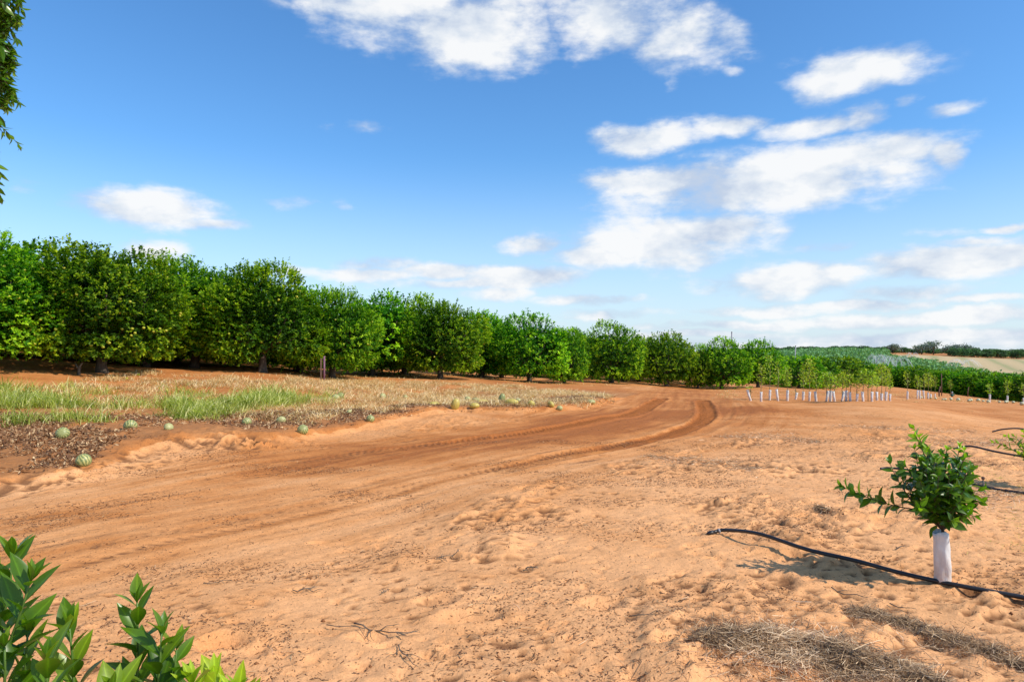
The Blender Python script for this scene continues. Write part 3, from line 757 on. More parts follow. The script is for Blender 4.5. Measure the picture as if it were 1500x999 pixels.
# ------------------------------------------------------------------ melons
def melon_mesh(R, sq, mt):
    b = MB(); sphere(b, R, 36, 18, sq, .06); me = b.mesh('melon'); me.materials.append(mt); return me
ML = [(93,642,.118,0,(1,1,.9),'pale green striped melon among dead leaves at the far left'),(124,681,.112,0,(1,1,.98),'round green and cream striped melon nearest the camera on the left'),
 (192,629,.125,0,(1,1,.9),'large striped melon on bare soil below the green grass'),(248,629,.09,1,(1,1,.8),'half hidden flat pale melon just right of a large striped one'),
 (362,622,.105,0,(1,1,.95),'round striped melon right above the eroded bank'),(412.5,619,.10,1,(1.1,1,.85),'pale green melon to the upper left of a striped one in the leaf litter'),
 (444,634,.115,0,(1,1,.95),'striped melon at the lower edge of the dry litter near centre left'),(543,617,.10,0,(1,1,1),'lone round striped melon at the edge of the dry grass'),
 (492,586,.13,1,(1,1,.9),'left one of two pale melons touching in the dry grass'),(499,583,.12,0,(1,1,.9),'right one of two pale melons touching in the dry grass'),
 (425,583,.13,1,(1.2,1,.8),'greyish melon half sunk in grass left of the touching pair'),(561,583,.12,1,(1.1,1,.8),'washed-out melon in straw right of the touching pair'),
 (512,606,.08,1,(1,1,.8),'very small pale melon between the pair and the lone striped melon'),(685,588,.12,1,(1,1,.95),'pale green melon with a yellow one close below it'),
 (697,589,.11,1,(1.3,1,.8),'oval pale melon between a round pale one and a yellow one'),(667,598,.11,2,(1,.9,1.5),'upright oval yellow melon left in the cluster'),
 (695,599,.10,2,(1.3,1,.8),'small yellow melon lowest in the melon cluster'),(707,592,.11,2,(1.5,.9,.7),'flat yellow melon right of the oval pale one'),
 (735,590,.13,0,(.9,.9,1.55),'tall dark green oblong melon standing on its end'),(749,593,.12,2,(1.6,.9,.8),'long yellow melon right next to the dark upright oblong one'),
 (758.7,591,.09,1,(1.1,1,.9),'small grey-green melon right of the long yellow one'),(636,595,.10,2,(1.5,.9,.7),'flat yellow melon farthest left of the yellow ones'),
 (778,594,.09,2,(1.1,1,.9),'small round yellow melon with bare litter on both sides'),(807,597,.10,2,(1.2,1,.8),'yellow melon just above a whitish one near the grass tip'),
 (819.5,600,.09,1,(1.1,1,.9),'whitish green melon at the lower edge of the grass tip'),(866,591,.11,1,(1.3,1,.8),'pale melon farthest right on the dry grass tip'),
 (594,584,.09,1,(1,1,.9),'small white-green melon alone in pale straw at centre')]
SIZES = {0: 'melon', 1: 'melon_pale', 2: 'melon_yellow'}; rm = random.Random(2)
for px, py, R, k, sq, lab in ML:
    R *= .9 if k != 2 else 1.05
    p = at(px, py); t = link('melon', melon_mesh(R, sq, M[SIZES[k]])); upright = sq[2] > 1.2
    t.location = p + Vector((0, 0, R * sq[2] * .62)); t.rotation_euler = (rm.uniform(-.2, .2) if upright else rm.uniform(.5, 1.3), rm.uniform(-.2, .2), rm.uniform(0, 6))
    if not upright and sq[0] > 1.2: t.rotation_euler = (0, 0, rm.uniform(-.5, .5))
    if upright: t.rotation_euler = (.1, .25, 0)
    tag(t, lab, 'melon', 'melons lying on the verge')
M['melon_far'] = melon_mat('straw_pale_rind', (.62,.60,.38), (.42,.44,.24)); small = melon_mesh(.13, (1, 1, .85), M['melon_far'])
for k in range(17):
    px = 1352 + k * 9 + rm.uniform(-4, 4) + rm.uniform(-2, 2); p = at(px, 584.5 + (px - 1350) * .055 + rm.uniform(-1.2, 1.2)); t = link('melon', small)
    t.location = p + Vector((0, 0, .08)); s = rm.uniform(.45, .85); t.scale = (s, s, s); t.rotation_euler = (rm.uniform(0, 1), 0, rm.uniform(0, 6))
    tag(t, 'small pale melon in the distant line along the sapling row at the right', 'melon', 'distant pale melons by the saplings')

# ------------------------------------------------------------------ blades, litter
def blades(name, P, h, w, lean, val, mt, label, cat, seed=1, up=.9, parent=None):
    g = np.random.default_rng(seed); n = len(P)
    a = g.uniform(0, 2 * np.pi, n); o = np.stack([np.cos(a), np.sin(a), np.zeros(n)], -1)
    s = np.stack([-np.sin(a + .4), np.cos(a + .4), np.zeros(n)], -1)
    rows = []
    for t, ww in ((0, 1), (.4, .85), (.75, .55), (1, .05)):
        c = P + np.array([0, 0, 1.]) * (h * up * t * (1 - .35 * lean * t))[:, None] + o * (h * lean * t * t)[:, None]
        rows += [c + s * (w * ww * .5)[:, None], c - s * (w * ww * .5)[:, None]]
    V = np.stack(rows, 1).reshape(-1, 3); i = np.arange(n)[:, None] * 8
    q = np.concatenate([i + np.array([[2 * k, 2 * k + 1, 2 * k + 3, 2 * k + 2]]) for k in range(3)])
    me = np_mesh(name, V, [q], np.repeat(val, 8)); return tag(link(name, me, mt, parent), label, cat, kind='stuff')
def scatter_px(n, fn, seed, x0, x1, y0, y1):
    """candidate ground spots; area-uniform in the world, kept by probability fn(px,py)"""
    g = np.random.default_rng(seed); out = []
    c = [at0(x, y) for x in (x0, x1) for y in (y0, y1)]; xa = min(p[0] for p in c); xb = max(p[0] for p in c); ya = min(p[1] for p in c); yb = max(p[1] for p in c)
    tot = 0
    for _ in range(60):
        X = g.uniform(xa, xb, n); Y = g.uniform(ya, yb, n); z = Hbase(X, Y)
        px = 750 + F * X / Y; py = HY + F * (CAMH - z) / Y
        m = (px > x0) & (px < x1) & (py > y0) & (py < y1); X, Y, px, py = X[m], Y[m], px[m], py[m]
        k = g.uniform(size=len(X)) < fn(px, py, X, Y); out.append(np.stack([X[k], Y[k]], -1)); tot += k.sum()
        if tot >= n: break
    P = np.concatenate(out)[:n]; return np.concatenate([P, H(P[:, 0], P[:, 1])[:, None]], 1)
def tufts(P, per, spread, seed):
    g = np.random.default_rng(seed); n = len(P); Q = np.repeat(P, per, 0); Q[:, :2] += g.normal(size=(n * per, 2)) * spread; Q[:, 2] = H(Q[:, 0], Q[:, 1], False) - .02; return Q
def bandy(px, pts): return np.interp(px, [p[0] for p in pts], [p[1] for p in pts])
# green grass
def fg(px, py, X, Y):
    c = bandy(px, [(0,598),(100,600),(170,606),(215,600),(300,598),(400,590),(480,586)])
    w = bandy(px, [(0,22),(150,16),(190,9),(230,12),(300,14),(450,5),(520,2)])
    n = fbm(X * 1.1, Y * 1.1, 3, 3); py = py + (fbm(X * 1.3, Y * 1.3, 9, 2) - .5) * 26
    return np.exp(-((py - c) / w) ** 2) * sstep(.42, .58, n + .05) * (px < 500)
P = scatter_px(620, fg, 31, -150, 520, 565, 625); Q = tufts(P, 34, .13, 1); g = np.random.default_rng(5); n = len(Q)
blades('green_grass', Q, g.uniform(.12, .50, n) * np.repeat(g.uniform(.35, 1.35, len(P)), 34), g.uniform(.008, .020, n), g.uniform(.3, 1.5, n), np.clip(.45 + np.repeat(g.normal(size=len(P)) * .14, 34) + g.normal(size=n) * .3, 0, 1), M['green_grass'], 'band of tall fresh green grass along the left verge', 'grass', 3)
# dry grass on verge
def fd(px, py, X, Y):
    top = bandy(px, [(0,575),(200,545),(280,548),(450,556),(620,560),(760,566),(890,580)])
    bot = bandy(px, [(0,600),(160,604),(330,625),(440,630),(560,612),(640,600),(760,602),(850,598),(893,590)])
    m = (py > top) & (py < bot) & (px < 893); n = fbm(X * .8, Y * .8, 13, 3)
    return m * sstep(.40, .58, n + .10 * (px > 430))
P = scatter_px(4200, fd, 32, -150, 900, 540, 640); Q = tufts(P, 24, .11, 2); n = len(Q); nn_ = np.repeat(g.normal(size=len(P)) * .16, 24)
blades('dry_grass', Q, g.uniform(.05, .27, n) * np.repeat(g.uniform(.4, 1.25, len(P)), 24), g.uniform(.008, .018, n), g.uniform(.5, 1.9, n), np.clip(.55 + nn_ + g.normal(size=n) * .28, 0, 1), M['dry_grass'], 'straw coloured dry grass covering the verge left of the track', 'grass', 4)
# dry/green patches near the far rows and on the right
def fr(px, py, X, Y):
    m = (((px > 1050) & (px < 1500) & (py > 572) & (py < 583)) | ((px > 1320) & (py > 578) & (py < 592)) | ((px < 900) & (py > 548) & (py < 566)))
    return m * sstep(.5, .62, fbm(X * .5, Y * .5, 23, 3))
P = scatter_px(900, fr, 33, 300, 1600, 548, 592); Q = tufts(P, 14, .16, 2); n = len(Q)
blades('sparse_dry_grass', Q, g.uniform(.06, .2, n), g.uniform(.012, .025, n), g.uniform(.3, 1.4, n), np.clip(.45 + g.normal(size=n) * .2, 0, 1), M['dry_grass'], 'low yellowish tufts of dry grass in front of the orchard rows', 'grass', 6)
# low mats at right
def fm(px, py, X, Y):
    a = np.exp(-(((px - 1490) / 62) ** 2 + ((py - 770) / 34) ** 2)) + np.exp(-(((px - 1470) / 70) ** 2 + ((py - 683) / 16) ** 2)) * .9
    return np.clip(a, 0, 1) * sstep(.40, .58, fbm(X * 2.5, Y * 2.5, 29, 3)) * .8
P = scatter_px(800, fm, 34, 1330, 1640, 655, 830); Q = tufts(P, 18, .05, 2); n = len(Q)
blades('low_weeds', Q, g.uniform(.02, .06, n), g.uniform(.003, .006, n), g.uniform(.5, 2.2, n), np.clip(.45 + g.normal(size=n) * .25, 0, 1), M['green_grass'], 'low patches of half-dry weeds at the right edge behind the big sapling', 'weeds', 7)
# flat lying straw and dead leaves
def strands(name, P, L, w, val, mt, label, cat, seed, lift=.01, tilt=.25, kink=.4):
    g = np.random.default_rng(seed); n = len(P); a = g.uniform(0, 6.28, n); tl = g.normal(size=n) * tilt
    d = np.stack([np.cos(a) * np.cos(tl), np.sin(a) * np.cos(tl), np.sin(tl)], -1); up = np.array([0, 0, 1.]) + g.normal(size=(n, 3)) * .5; s = unit(np.cross(d, up))
    a2 = a + g.normal(size=n) * kink; d2 = np.stack([np.cos(a2), np.sin(a2), -np.abs(tl)], -1)
    P = P + np.array([0, 0, 1.]) * (lift * g.uniform(.2, 1, n) + np.abs(np.sin(tl)) * L * .25)[:, None]
    p0 = P - d * (L * .5)[:, None]; p1 = P; p2 = P + d2 * (L * .5)[:, None]; z = (w * .5)[:, None]
    V = np.stack([p0 + s * z, p0 - s * z, p1 + s * z, p1 - s * z, p2 + s * z * .4, p2 - s * z * .4], 1).reshape(-1, 3); i = np.arange(n)[:, None] * 6
    q = np.concatenate([i + np.array([[0, 1, 3, 2]]), i + np.array([[2, 3, 5, 4]])])
    me = np_mesh(name, V, [q], np.repeat(val, 6)); return tag(link(name, me, mt), label, cat, kind='stuff')
def heap_pts(n, pl, wid, hgt, seed):
    g = np.random.default_rng(seed); pl = smooth_poly(poly(pl), 6); seg = np.hypot(*np.diff(pl, axis=0).T); cs = np.concatenate([[0], np.cumsum(seg)])
    t = g.uniform(0, cs[-1], n); X = np.interp(t, cs, pl[:, 0]); Y = np.interp(t, cs, pl[:, 1])
    u = t / cs[-1]; w = wid * (np.sin(np.pi * np.clip(u, .03, .97)) ** .5) * (.35 + 1.3 * vnoise(t * 3, t * 0, seed)) * np.where(g.uniform(size=n) < .18, 2.1, 1.0)
    ox = g.normal(size=n) * .5; oy = g.normal(size=n) * .5
    X = X + ox * w; Y = Y + oy * w
    bump = hgt * np.exp(-(ox ** 2 + oy ** 2) * 1.6) * (.5 + vnoise(X * 5, Y * 5, seed + 1))
    z = H(X, Y); return np.stack([X, Y, z + bump * g.uniform(.0, 1, n)], -1), bump
Pa, bm = heap_pts(17000, [(1030,950),(1130,948),(1200,972),(1290,985),(1380,1010)], .36, .035, 1); n = len(Pa)
sel = (g.uniform(size=n) < .62) | (bm > .02); Pa = Pa[sel]; n = len(Pa)
pxh = 750 + F * Pa[:, 0] / Pa[:, 1]; tint = np.clip(.30 + g.normal(size=n) * .28 + .2 * np.exp(-((pxh - 1190) / 90) ** 2) + .8 * (fbm(Pa[:, 0] * 4, Pa[:, 1] * 4, 71, 3) - .5), 0, 1)
strands('dead_grass_heap', Pa, g.uniform(.05, .20, n), g.uniform(.0015, .004, n), tint, M['dead_grass'], 'large heap of pulled dry grass on the sand at the bottom right', 'dead grass', 2, .008, .18, .7)
Pa, bm = heap_pts(5500, [(1245,890),(1320,905),(1370,925),(1440,950),(1530,985)], .17, .02, 5); n = len(Pa)
strands('dead_grass_strip', Pa, g.uniform(.04, .13, n), g.uniform(.0015, .0035, n), np.clip(.3 + g.normal(size=n) * .26, 0, 1), M['dead_grass'], 'narrow strip of grey dead grass running to the right edge', 'dead grass', 3, .008, .25, .7)
for nm, pl, wd, cnt, lb in (('dead_grass_patch', [(1060,640),(1110,640),(1200,648)], .55, 1500, 'grey dead grass patch right of the bend of the right tyre track'), ('dead_grass_patch', [(950,668),(1030,678),(1110,690)], .4, 1500, 'grey dead grass streak on sand below the right tyre track'),
     ('dead_grass_patch', [(1230,622),(1320,628),(1420,630)], 1.0, 1500, 'dark thin dead grass streak behind the top of the big sapling'), ('dead_grass_patch', [(1330,700),(1420,735),(1500,720)], .5, 1600, 'scattered grey grass behind the crown of the big sapling'),
     ('dead_grass_patch', [(1195,750),(1212,755)], .05, 300, 'tiny tangle of grey grass left of the big sapling'), ('dead_grass_patch', [(1380,655),(1500,645)], .7, 1600, 'pale dead grass along the raised black pipes at right')):
    Pa, bm = heap_pts(cnt, pl, wd, .015, int(pl[0][0])); n = len(Pa)
    strands(nm, Pa, g.uniform(.04, .12, n), g.uniform(.003, .007, n), np.clip(.45 + g.normal(size=n) * .28, 0, 1), M['dead_grass'], lb, 'dead grass', 4)
# leaf litter on left verge
def fl(px, py, X, Y):
    top = bandy(px, [(0,605),(160,612),(260,606),(450,606),(640,595),(890,585)])
    bot = bandy(px, [(0,712),(120,700),(170,672),(215,640),(300,628),(360,640),(450,640),(560,622),(650,606),(760,606),(850,600),(893,592)])
    n = fbm(X * 1.4, Y * 1.4, 43, 3); e = np.clip((bot - py) / 14, 0, 1)
    return (py > top) * e * sstep(.34, .56, n + .04) * (1 - .5 * np.exp(-(((px - 250) / 60) ** 2)))
P = scatter_px(30000, fl, 35, -100, 900, 575, 715); n = len(P)
strands('leaf_litter', P, g.uniform(.03, .09, n), g.uniform(.008, .026, n), np.clip(.42 + g.normal(size=n) * .28, 0, 1), M['litter'], 'brown dead leaves and stalks littering the left verge', 'leaf litter', 5, .03, .5, .6)
# crumbs and bits over the bare sand
def fs(px, py, X, Y):
    return sstep(.50, .66, fbm(X * 1.1, Y * 1.7, 47, 5)) * .95 + .035
P = scatter_px(38000, fs, 36, -60, 1560, 640, 1040); n = len(P)
strands('sand_litter', P, g.uniform(.008, .045, n), g.uniform(.002, .008, n), np.clip(.25 + g.normal(size=n) * .25, 0, 1), M['litter'], 'small dark bits of stalk and leaf scattered over the sand', 'leaf litter', 6, .004, .3, .8)
P = scatter_px(900, fs, 136, -60, 1560, 640, 1040); n = len(P)
strands('dry_stalks', P, g.uniform(.06, .22, n), g.uniform(.0015, .0035, n), np.clip(.35 + g.normal(size=n) * .3, 0, 1), M['dead_grass'], 'thin pale and dark dry stalks lying here and there on the sand', 'dry stalks', 16, .004, .08, .5)
# clods
P = scatter_px(22000, fs, 37, -60, 1560, 600, 1040); n = len(P)
oc = np.array([[1,0,0],[-1,0,0],[0,1,0],[0,-1,0],[0,0,1],[0,0,-.6]]); sz = g.uniform(.002, .0075, n) * (1 + 1.2 * (g.uniform(size=n) > .98))
V = (P[:, None, :] + oc[None] * (sz[:, None] * g.uniform(.6, 1.3, (n, 6)))[..., None]).reshape(-1, 3); i = np.arange(n)[:, None] * 6
tri = [[0,2,4],[2,1,4],[1,3,4],[3,0,4],[2,0,5],[1,2,5],[3,1,5],[0,3,5]]
tag(link('soil_clods', np_mesh('soil_clods', V, [np.concatenate([i + np.array([t]) for t in tri])]), M['clod']), 'small reddish clods scattered over the sand', 'soil', kind='stuff')
# fallen fruit, dead stump, faded tape
for px, py, lab in ((203,550,'fallen orange fruit on bare soil, the right one of two'),(186,556,'fallen orange fruit on bare soil, the left one of two')):
    o = link('fallen_fruit', FRUIT); o.location = at(px, py) + Vector((0, 0, .035)); tag(o, lab, 'fruit')
p = at(116, 549); b = MB(); b.tube([(0, 0, -.05), (0, 0, .12), (.03, 0, .25), (.11, 0, .36)], [.05, .04, .03, .012], 7); b.tube([(0, 0, .15), (-.09, .02, .27), (-.12, .02, .36)], [.03, .02, .008], 6)
o = b.build('dead_stump', M['stick']); o.location = p; tag(o, 'small grey forked dead stump on bare soil in front of the left trees', 'stump')
# larger twigs
def twig(px, py, L, ang, seed, label, br=3, r=.004, lift=.01):
    g = random.Random(seed); p = at(px, py); b = MB(); pts = []; x, y = 0., 0.; a = ang
    for k in range(7):
        pts.append((x, y, Hs(p.x + x, p.y + y) - p.z + lift + g.uniform(0, .015))); a += g.uniform(-.35, .35); x += math.cos(a) * L / 6; y += math.sin(a) * L / 6
    b.tube(pts, [r * (1 - .1 * k) for k in range(7)], 5)
    for k in range(br):
        q = pts[g.randrange(1, 6)]; a2 = ang + g.choice((-1, 1)) * g.uniform(.5, 1.1); l = L * g.uniform(.2, .45); pp = [q]
        for j in range(3):
            a2 += g.uniform(-.3, .3); xx = pp[-1][0] + math.cos(a2) * l / 3; yy = pp[-1][1] + math.sin(a2) * l / 3; pp.append((xx, yy, Hs(p.x + xx, p.y + yy) - p.z + lift + g.uniform(0, .02)))
        b.tube(pp, [r * .6, r * .5, r * .4, r * .25], 4)
    o = b.build('dead_twig', M['stick']); o.location = p; tag(o, label, 'twig')
TW = [(520,915,.42,-.35,'branched dead twig fanning over the sand at the bottom centre',7,.005),(585,945,.3,-1.3,'thin curved dead twig right below the branched one',3,.004),(480,918,.35,.05,'long straight thin twig left of the branched one',2,.003),
 (640,820,.22,.2,'short dark twig clump in the middle of the sand',6,.005),(560,870,.1,1.4,'tiny upright twig on the bare sand',4,.004),(1050,750,.5,-.15,'very thin long twig lying above the end of the black pipe',1,.002),
 (1310,805,.14,.4,'short brown stick near the pipe left of the big sapling',0,.006),(1215,860,.25,-.7,'dark stick below the sapling shadow',1,.005),(1300,885,.16,-.8,'small slanted stick above the grey grass strip',0,.004),
 (770,835,.1,.2,'bark scrap like twig left of the smooth sand patch',5,.006),(300,855,.2,.3,'small twig on sand above the foreground shoots',3,.004),(430,865,.22,.0,'short dry twig with side shoots at the lower left sand',5,.004),(920,905,.2,-.1,'dry stalk on the sand at the lower centre right',3,.004),(1340,930,.22,.9,'pair of crossed stalks sticking from the grass heap',3,.005)]
for i, (px, py, L, a, lab, br, r) in enumerate(TW): twig(px, py, L, a, 50 + i, lab, br, r)

# ------------------------------------------------------------------ irrigation pipes
def pipe(pts, r, label, parts=None):
    """pts: (px, py_ground, lift)"""
    W = []
    for px, py, lift in pts: p = at(px, py); W.append(np.array([p.x, p.y, p.z + lift]))
    o0 = W[0].copy(); S = smooth_poly(np.array(W) - o0, 8); t = empty('irrigation_pipe', Vector(o0)); b = MB(); b.tube([tuple(q) for q in S], r, 12); b.build('pipe', M['pipe'], t)
    return tag(t, label, 'pipe'), S
t, S = pipe([(1044,782,.02),(1062,786,.055),(1110,797,.085),(1180,818,.09),(1250,833,.075),(1320,846,.045),(1400,860,.022),(1500,878,.018),(1640,902,.018)], .016, 'long thick black irrigation pipe arching over the sand to the big sapling')
d = Vector(S[0] - S[1]).normalized(); p0 = Vector(S[0])
b = MB(); b.tube([p0, p0 + d * .035, p0 + d * .07], [.0205, .021, .006], 12); b.build('end_plug', M['pipe'], t)
b = MB(); b.tube([p0 - d * .06, p0 - d * .045], [.021, .021], 12); b.build('end_clamp', M['metal'], t)
pipe([(1452,634,.02),(1470,635,.10),(1500,640,.16),(1560,648,.05)], .016, 'short raised black pipe farthest back at the right edge')
pipe([(1395,660,.03),(1420,662,.10),(1460,668,.06),(1530,676,.02)], .016, 'raised black pipe reaching the small bush at the right edge')
pipe([(1288,688,.02),(1303,688,.03),(1340,694,.04),(1400,706,.03),(1448,716,.02),(1500,724,.018),(1580,735,.018)], .016, 'black pipe passing behind the crown of the big sapling')
# micro sprinkler stake
p = at(1438, 718); t = empty('micro_sprinkler', p)
b = MB(); b.tube([(0, 0, -.1), (0, 0, .13)], .006, 6); b.build('stake', M['pipe'], t)
b = MB(); b.tube([(0, 0, .13), (0, 0, .145), (0, 0, .16), (0, 0, .17)], [.012, .02, .02, .008], 10); b.build('sprinkler_head', M['post'], t)
tag(t, 'small red-brown sprinkler head on a thin stake right of the big sapling', 'sprinkler')

# ------------------------------------------------------------------ close plants
def leaves_on(stems, seed, L0, L1, wr, step, ang=.8, val0=.35, vt=.3, tipn=4, droop=.12):
    """stems: list of polylines (np arrays); returns arrays for leaf_mesh"""
    g = np.random.default_rng(seed); P = []; D = []; Nn = []; L = []; V = []
    for st in stems:
        seg = np.linalg.norm(np.diff(st, axis=0), axis=1); cs = np.concatenate([[0], np.cumsum(seg)]); tot = cs[-1]
        n = max(3, int(tot / step)); ph = g.uniform(0, 6.28)
        for k in range(n + tipn):
            s = tot * (.12 + .88 * min(1, (k + .5) / n)); i = min(np.searchsorted(cs, s) - 1, len(st) - 2); i = max(i, 0)
            p = st[i] + (st[i + 1] - st[i]) * ((s - cs[i]) / max(seg[i], 1e-6)); ax_ = unit(st[i + 1] - st[i]); ph += 2.4
            r = np.cross(ax_, [0.3, .2, 1.]); r = unit(r); q = np.cross(ax_, r); rad = r * math.cos(ph) + q * math.sin(ph)
            A = ang * g.uniform(.7, 1.25) * (.55 if k >= n else 1); d = ax_ * math.cos(A) + rad * math.sin(A); d = unit(d + g.normal(size=3) * .12)
            nr = unit(ax_ * math.sin(A) - rad * math.cos(A) + g.normal(size=3) * .25)
            P.append(p); D.append(d); Nn.append(nr); ll = g.uniform(L0, L1) * (.7 if k >= n else 1) * (.85 + .3 * math.sin(math.pi * s / tot)); L.append(ll)
            V.append(np.clip(val0 + vt * (s / tot) ** 3 + g.normal() * .10, 0, 1))
    L = np.array(L); return np.array(P), np.array(D), np.array(Nn), L, L * wr * g.uniform(.85, 1.15, len(L)), np.array(V)
def curve(a, b, bend, n=6):
    a = np.array(a, float); b = np.array(b, float); t = np.linspace(0, 1, n)[:, None]; return a + (b - a) * t + np.array(bend) * (4 * t * (1 - t))
# big sleeved sapling
base = at(1378, 850); D0 = base.y; sap = empty('sleeved_sapling', base)
def rel(px, py, dy=0): # point in the plane of the sapling, relative to its base
    d = D0 + dy; return np.array([(px - 750) / F * d - base.x, dy, CAMH - (py - HY) * d / F - base.z])
slm = sleeve_mesh(.36, .050, 9, 40); o = link('sleeve', slm, M['sleeve'], sap); o.rotation_euler = (0, -.03, 0)
b = MB(); ttop = rel(1379, 752); b.tube([(0, 0, -.03), (0, 0, .3), tuple(ttop)], [.012, .011, .009], 8)
gs = np.random.default_rng(77); stems = []
hubs = [rel(1378, 775), rel(1379, 762), rel(1378, 748), rel(1376, 728)]
targets = []
for k in range(78):
    # crown outline: offset ellipse leaning to the right
    while True:
        q = gs.uniform(-1, 1, 3)
        if .3 < np.linalg.norm(q) < 1: break
    q = q * gs.uniform(.85, 1.25)
    px = 1373 + q[0] * 66 + (q[2] < 0) * q[2] * -6 + (8 if q[2] < .1 else -4); py = 708 - q[2] * 60
    targets.append(rel(px, py, q[1] * .30))
for tpt in targets:
    h = hubs[gs.integers(0, 4)]; mid = np.array([0, 0, .02]); bend = np.array([(tpt - h)[0] * .12, 0, .02 + .03 * gs.uniform()]); stems.append(curve(h, tpt, bend * [1, 1, -1] + [0, 0, .03], 6))
stems.append(curve(hubs[3], rel(1338, 628, .03), [.01, 0, .03], 8)); stems.append(curve(hubs[3] + [-.01, 0, 0], rel(1341, 640, .0), [.0, 0, .03], 8))
stems.append(curve(hubs[2], rel(1360, 665, -.03), [.01, 0, .03], 6))
stems.append(curve(hubs[2], rel(1385, 658, .05), [0, 0, .03], 6)); stems.append(curve(hubs[1], rel(1438, 715, 0), [0, 0, .04], 6)); stems.append(curve(hubs[1], rel(1420, 690, .05), [0, 0, .03], 6))
stems.append(curve(hubs[1], rel(1425, 755, -.1), [0, 0, .03], 6))
long_ = [curve(hubs[2], rel(1232, 712, .1), [0, 0, -.045], 9)]
for s in stems + long_: b.tube([tuple(q) for q in s], list(np.linspace(.006, .002, len(s))), 5)
b.build('stem', M['bark'], sap)
A1 = leaves_on(stems, 8, .065, .110, .47, .033, .95, .30, .30, 3); A2 = leaves_on([long_[0][2:]], 9, .085, .115, .50, .021, 1.0, .5, .1, 3)
# top shoot is paler
arrs = [np.concatenate([a, c]) for a, c in zip(A1, A2)]
up = arrs[0][:, 2] > rel(1340, 660)[2]; arrs[5] = np.where(up, np.clip(arrs[5] + .35, 0, .95), arrs[5])
link('crown', leaf_mesh('crown', *arrs, seg=6, fold=.18, droop=.18), M['sapling'], sap)
tag(sap, 'bushy dark green citrus sapling in a white sleeve beside the long black pipe', 'sapling')
# small bush at right edge
bb = at(1512, 712); bush = empty('small_citrus_bush', bb); st = []; gb = np.random.default_rng(6)
for k in range(26):
    a = gb.uniform(0, 6.28); r = gb.uniform(.1, .42); st.append(curve((0, 0, .25), (math.cos(a) * r, math.sin(a) * r, gb.uniform(.28, .66)), (0, 0, .05), 5))
b = MB(); b.tube([(0, 0, -.03), (0, 0, .3)], [.012, .01], 6)
for s in st: b.tube([tuple(q) for q in s], list(np.linspace(.006, .002, len(s))), 5)
b.build('stem', M['bark'], bush); A = list(leaves_on(st, 18, .06, .09, .45, .03, .9, .5, .45, 3))
link('crown', leaf_mesh('crown', *A, seg=6, fold=.18, droop=.15), M['sapling'], bush); tag(bush, 'bright green small citrus bush cut by the right frame edge', 'bush')
# foreground shoots: one shrub whose tips reach into the frame
sx, sy = -.72, .78; shb = empty('citrus_shrub', Vector((sx, sy, Hs(sx, sy)))); z0 = Hs(sx, sy)
def wp(px, py, d): return np.array([(px - 750) / F * d - sx, d - sy, CAMH - (py - HY) * d / F - z0])
SH = [((22,815),(-25,1080),1.08,.05),((-8,850),(-70,1060),1.12,.05),((48,850),(-25,1040),1.02,.0),((45,925),(20,1120),1.05,.0),((12,945),(0,1120),1.0,.0),((106,918),(112,1120),1.06,.0),((72,968),(70,1150),.95,0),
      ((204,880),(198,1130),1.10,.0),((240,925),(215,1130),1.08,.05),((262,948),(230,1130),1.12,0),((170,1010),(160,1150),1.0,0),((318,992),(330,1130),1.2,0),((285,1000),(265,1130),1.1,0),((352,1012),(350,1130),1.2,0),((-60,900),(-110,1100),1.05,0),((-70,800),(-130,1050),1.15,0),((400,1090),(380,1250),1.1,0),((300,1110),(240,1250),1.0,0),((100,1100),(60,1250),.95,0)]
stems = []; b = MB()
hub = np.array([0, 0, .55])
for (tx, ty), (bx_, by_), d, dd in SH:
    tip = wp(tx, ty, d); bs = wp(bx_, by_, d + .03); s = curve(bs, tip, [.005, 0, 0], 7); stems.append(s)
    b.tube([tuple(q) for q in s], list(np.linspace(.0032, .0014, len(s))), 6)
    b.tube([tuple(hub), tuple(hub * .4 + bs * .6 + np.array([0, 0, -.05])), tuple(bs)], [.007, .005, .0033], 6)
b.build('stem', M['stem'], shb)
b = MB(); b.tube([(0, 0, -.05), (.01, 0, .25), tuple(hub)], [.022, .018, .012], 8); b.build('trunk', M['bark'], shb)
A = list(leaves_on(stems, 28, .048, .080, .37, .0165, .62, .36, .22, 4, .16))
z99 = A[0][:, 0] + sx; bright = (A[0][:, 0] > wp(300, 1000, 1.2)[0]); A[5] = np.where(bright, np.clip(A[5] + .36, 0, 1), A[5])
link('leaves', leaf_mesh('leaves', *A, seg=6, fold=.16, droop=.14, prof=[.08,.42,.82,1.0,.96,.74,.38,.0]), M['shoot'], shb)
tag(shb, 'glossy green citrus shoots rising at the bottom left corner close to the camera', 'shrub')
# overhanging tree at the top left
ox, oy = -5.75, 5.2; ot = empty('overhanging_tree', Vector((ox, oy, Hs(ox, oy)))); go = np.random.default_rng(12); b = MB()
b.tube([(0, 0, -.2), (0, 0, .6), (.05, 0, 1.8), (.1, .05, 3.0), (.15, 0, 4.3)], [.14, .11, .09, .07, .03], 10); stems = []
for k in range(300):
    a = go.uniform(0, 6.28); h = go.uniform(2.75, 5.6); R = 1.62 * math.sqrt(max(.08, 1 - ((h - 4.1) / 1.75) ** 2)); R *= go.uniform(.35, 1.0)
    p0 = np.array([math.cos(a) * R * .72, math.sin(a) * R * .72, h + .12]); p1 = np.array([math.cos(a) * R * 1.06, math.sin(a) * R * 1.06, h - go.uniform(.15, .45)]); stems.append(curve(p0, p1, (0, 0, .10), 6))
def ow(px, py, d): return np.array([(px - 750) / F * d - ox, d - oy, CAMH - (py - HY) * d / F - Hs(ox, oy)])
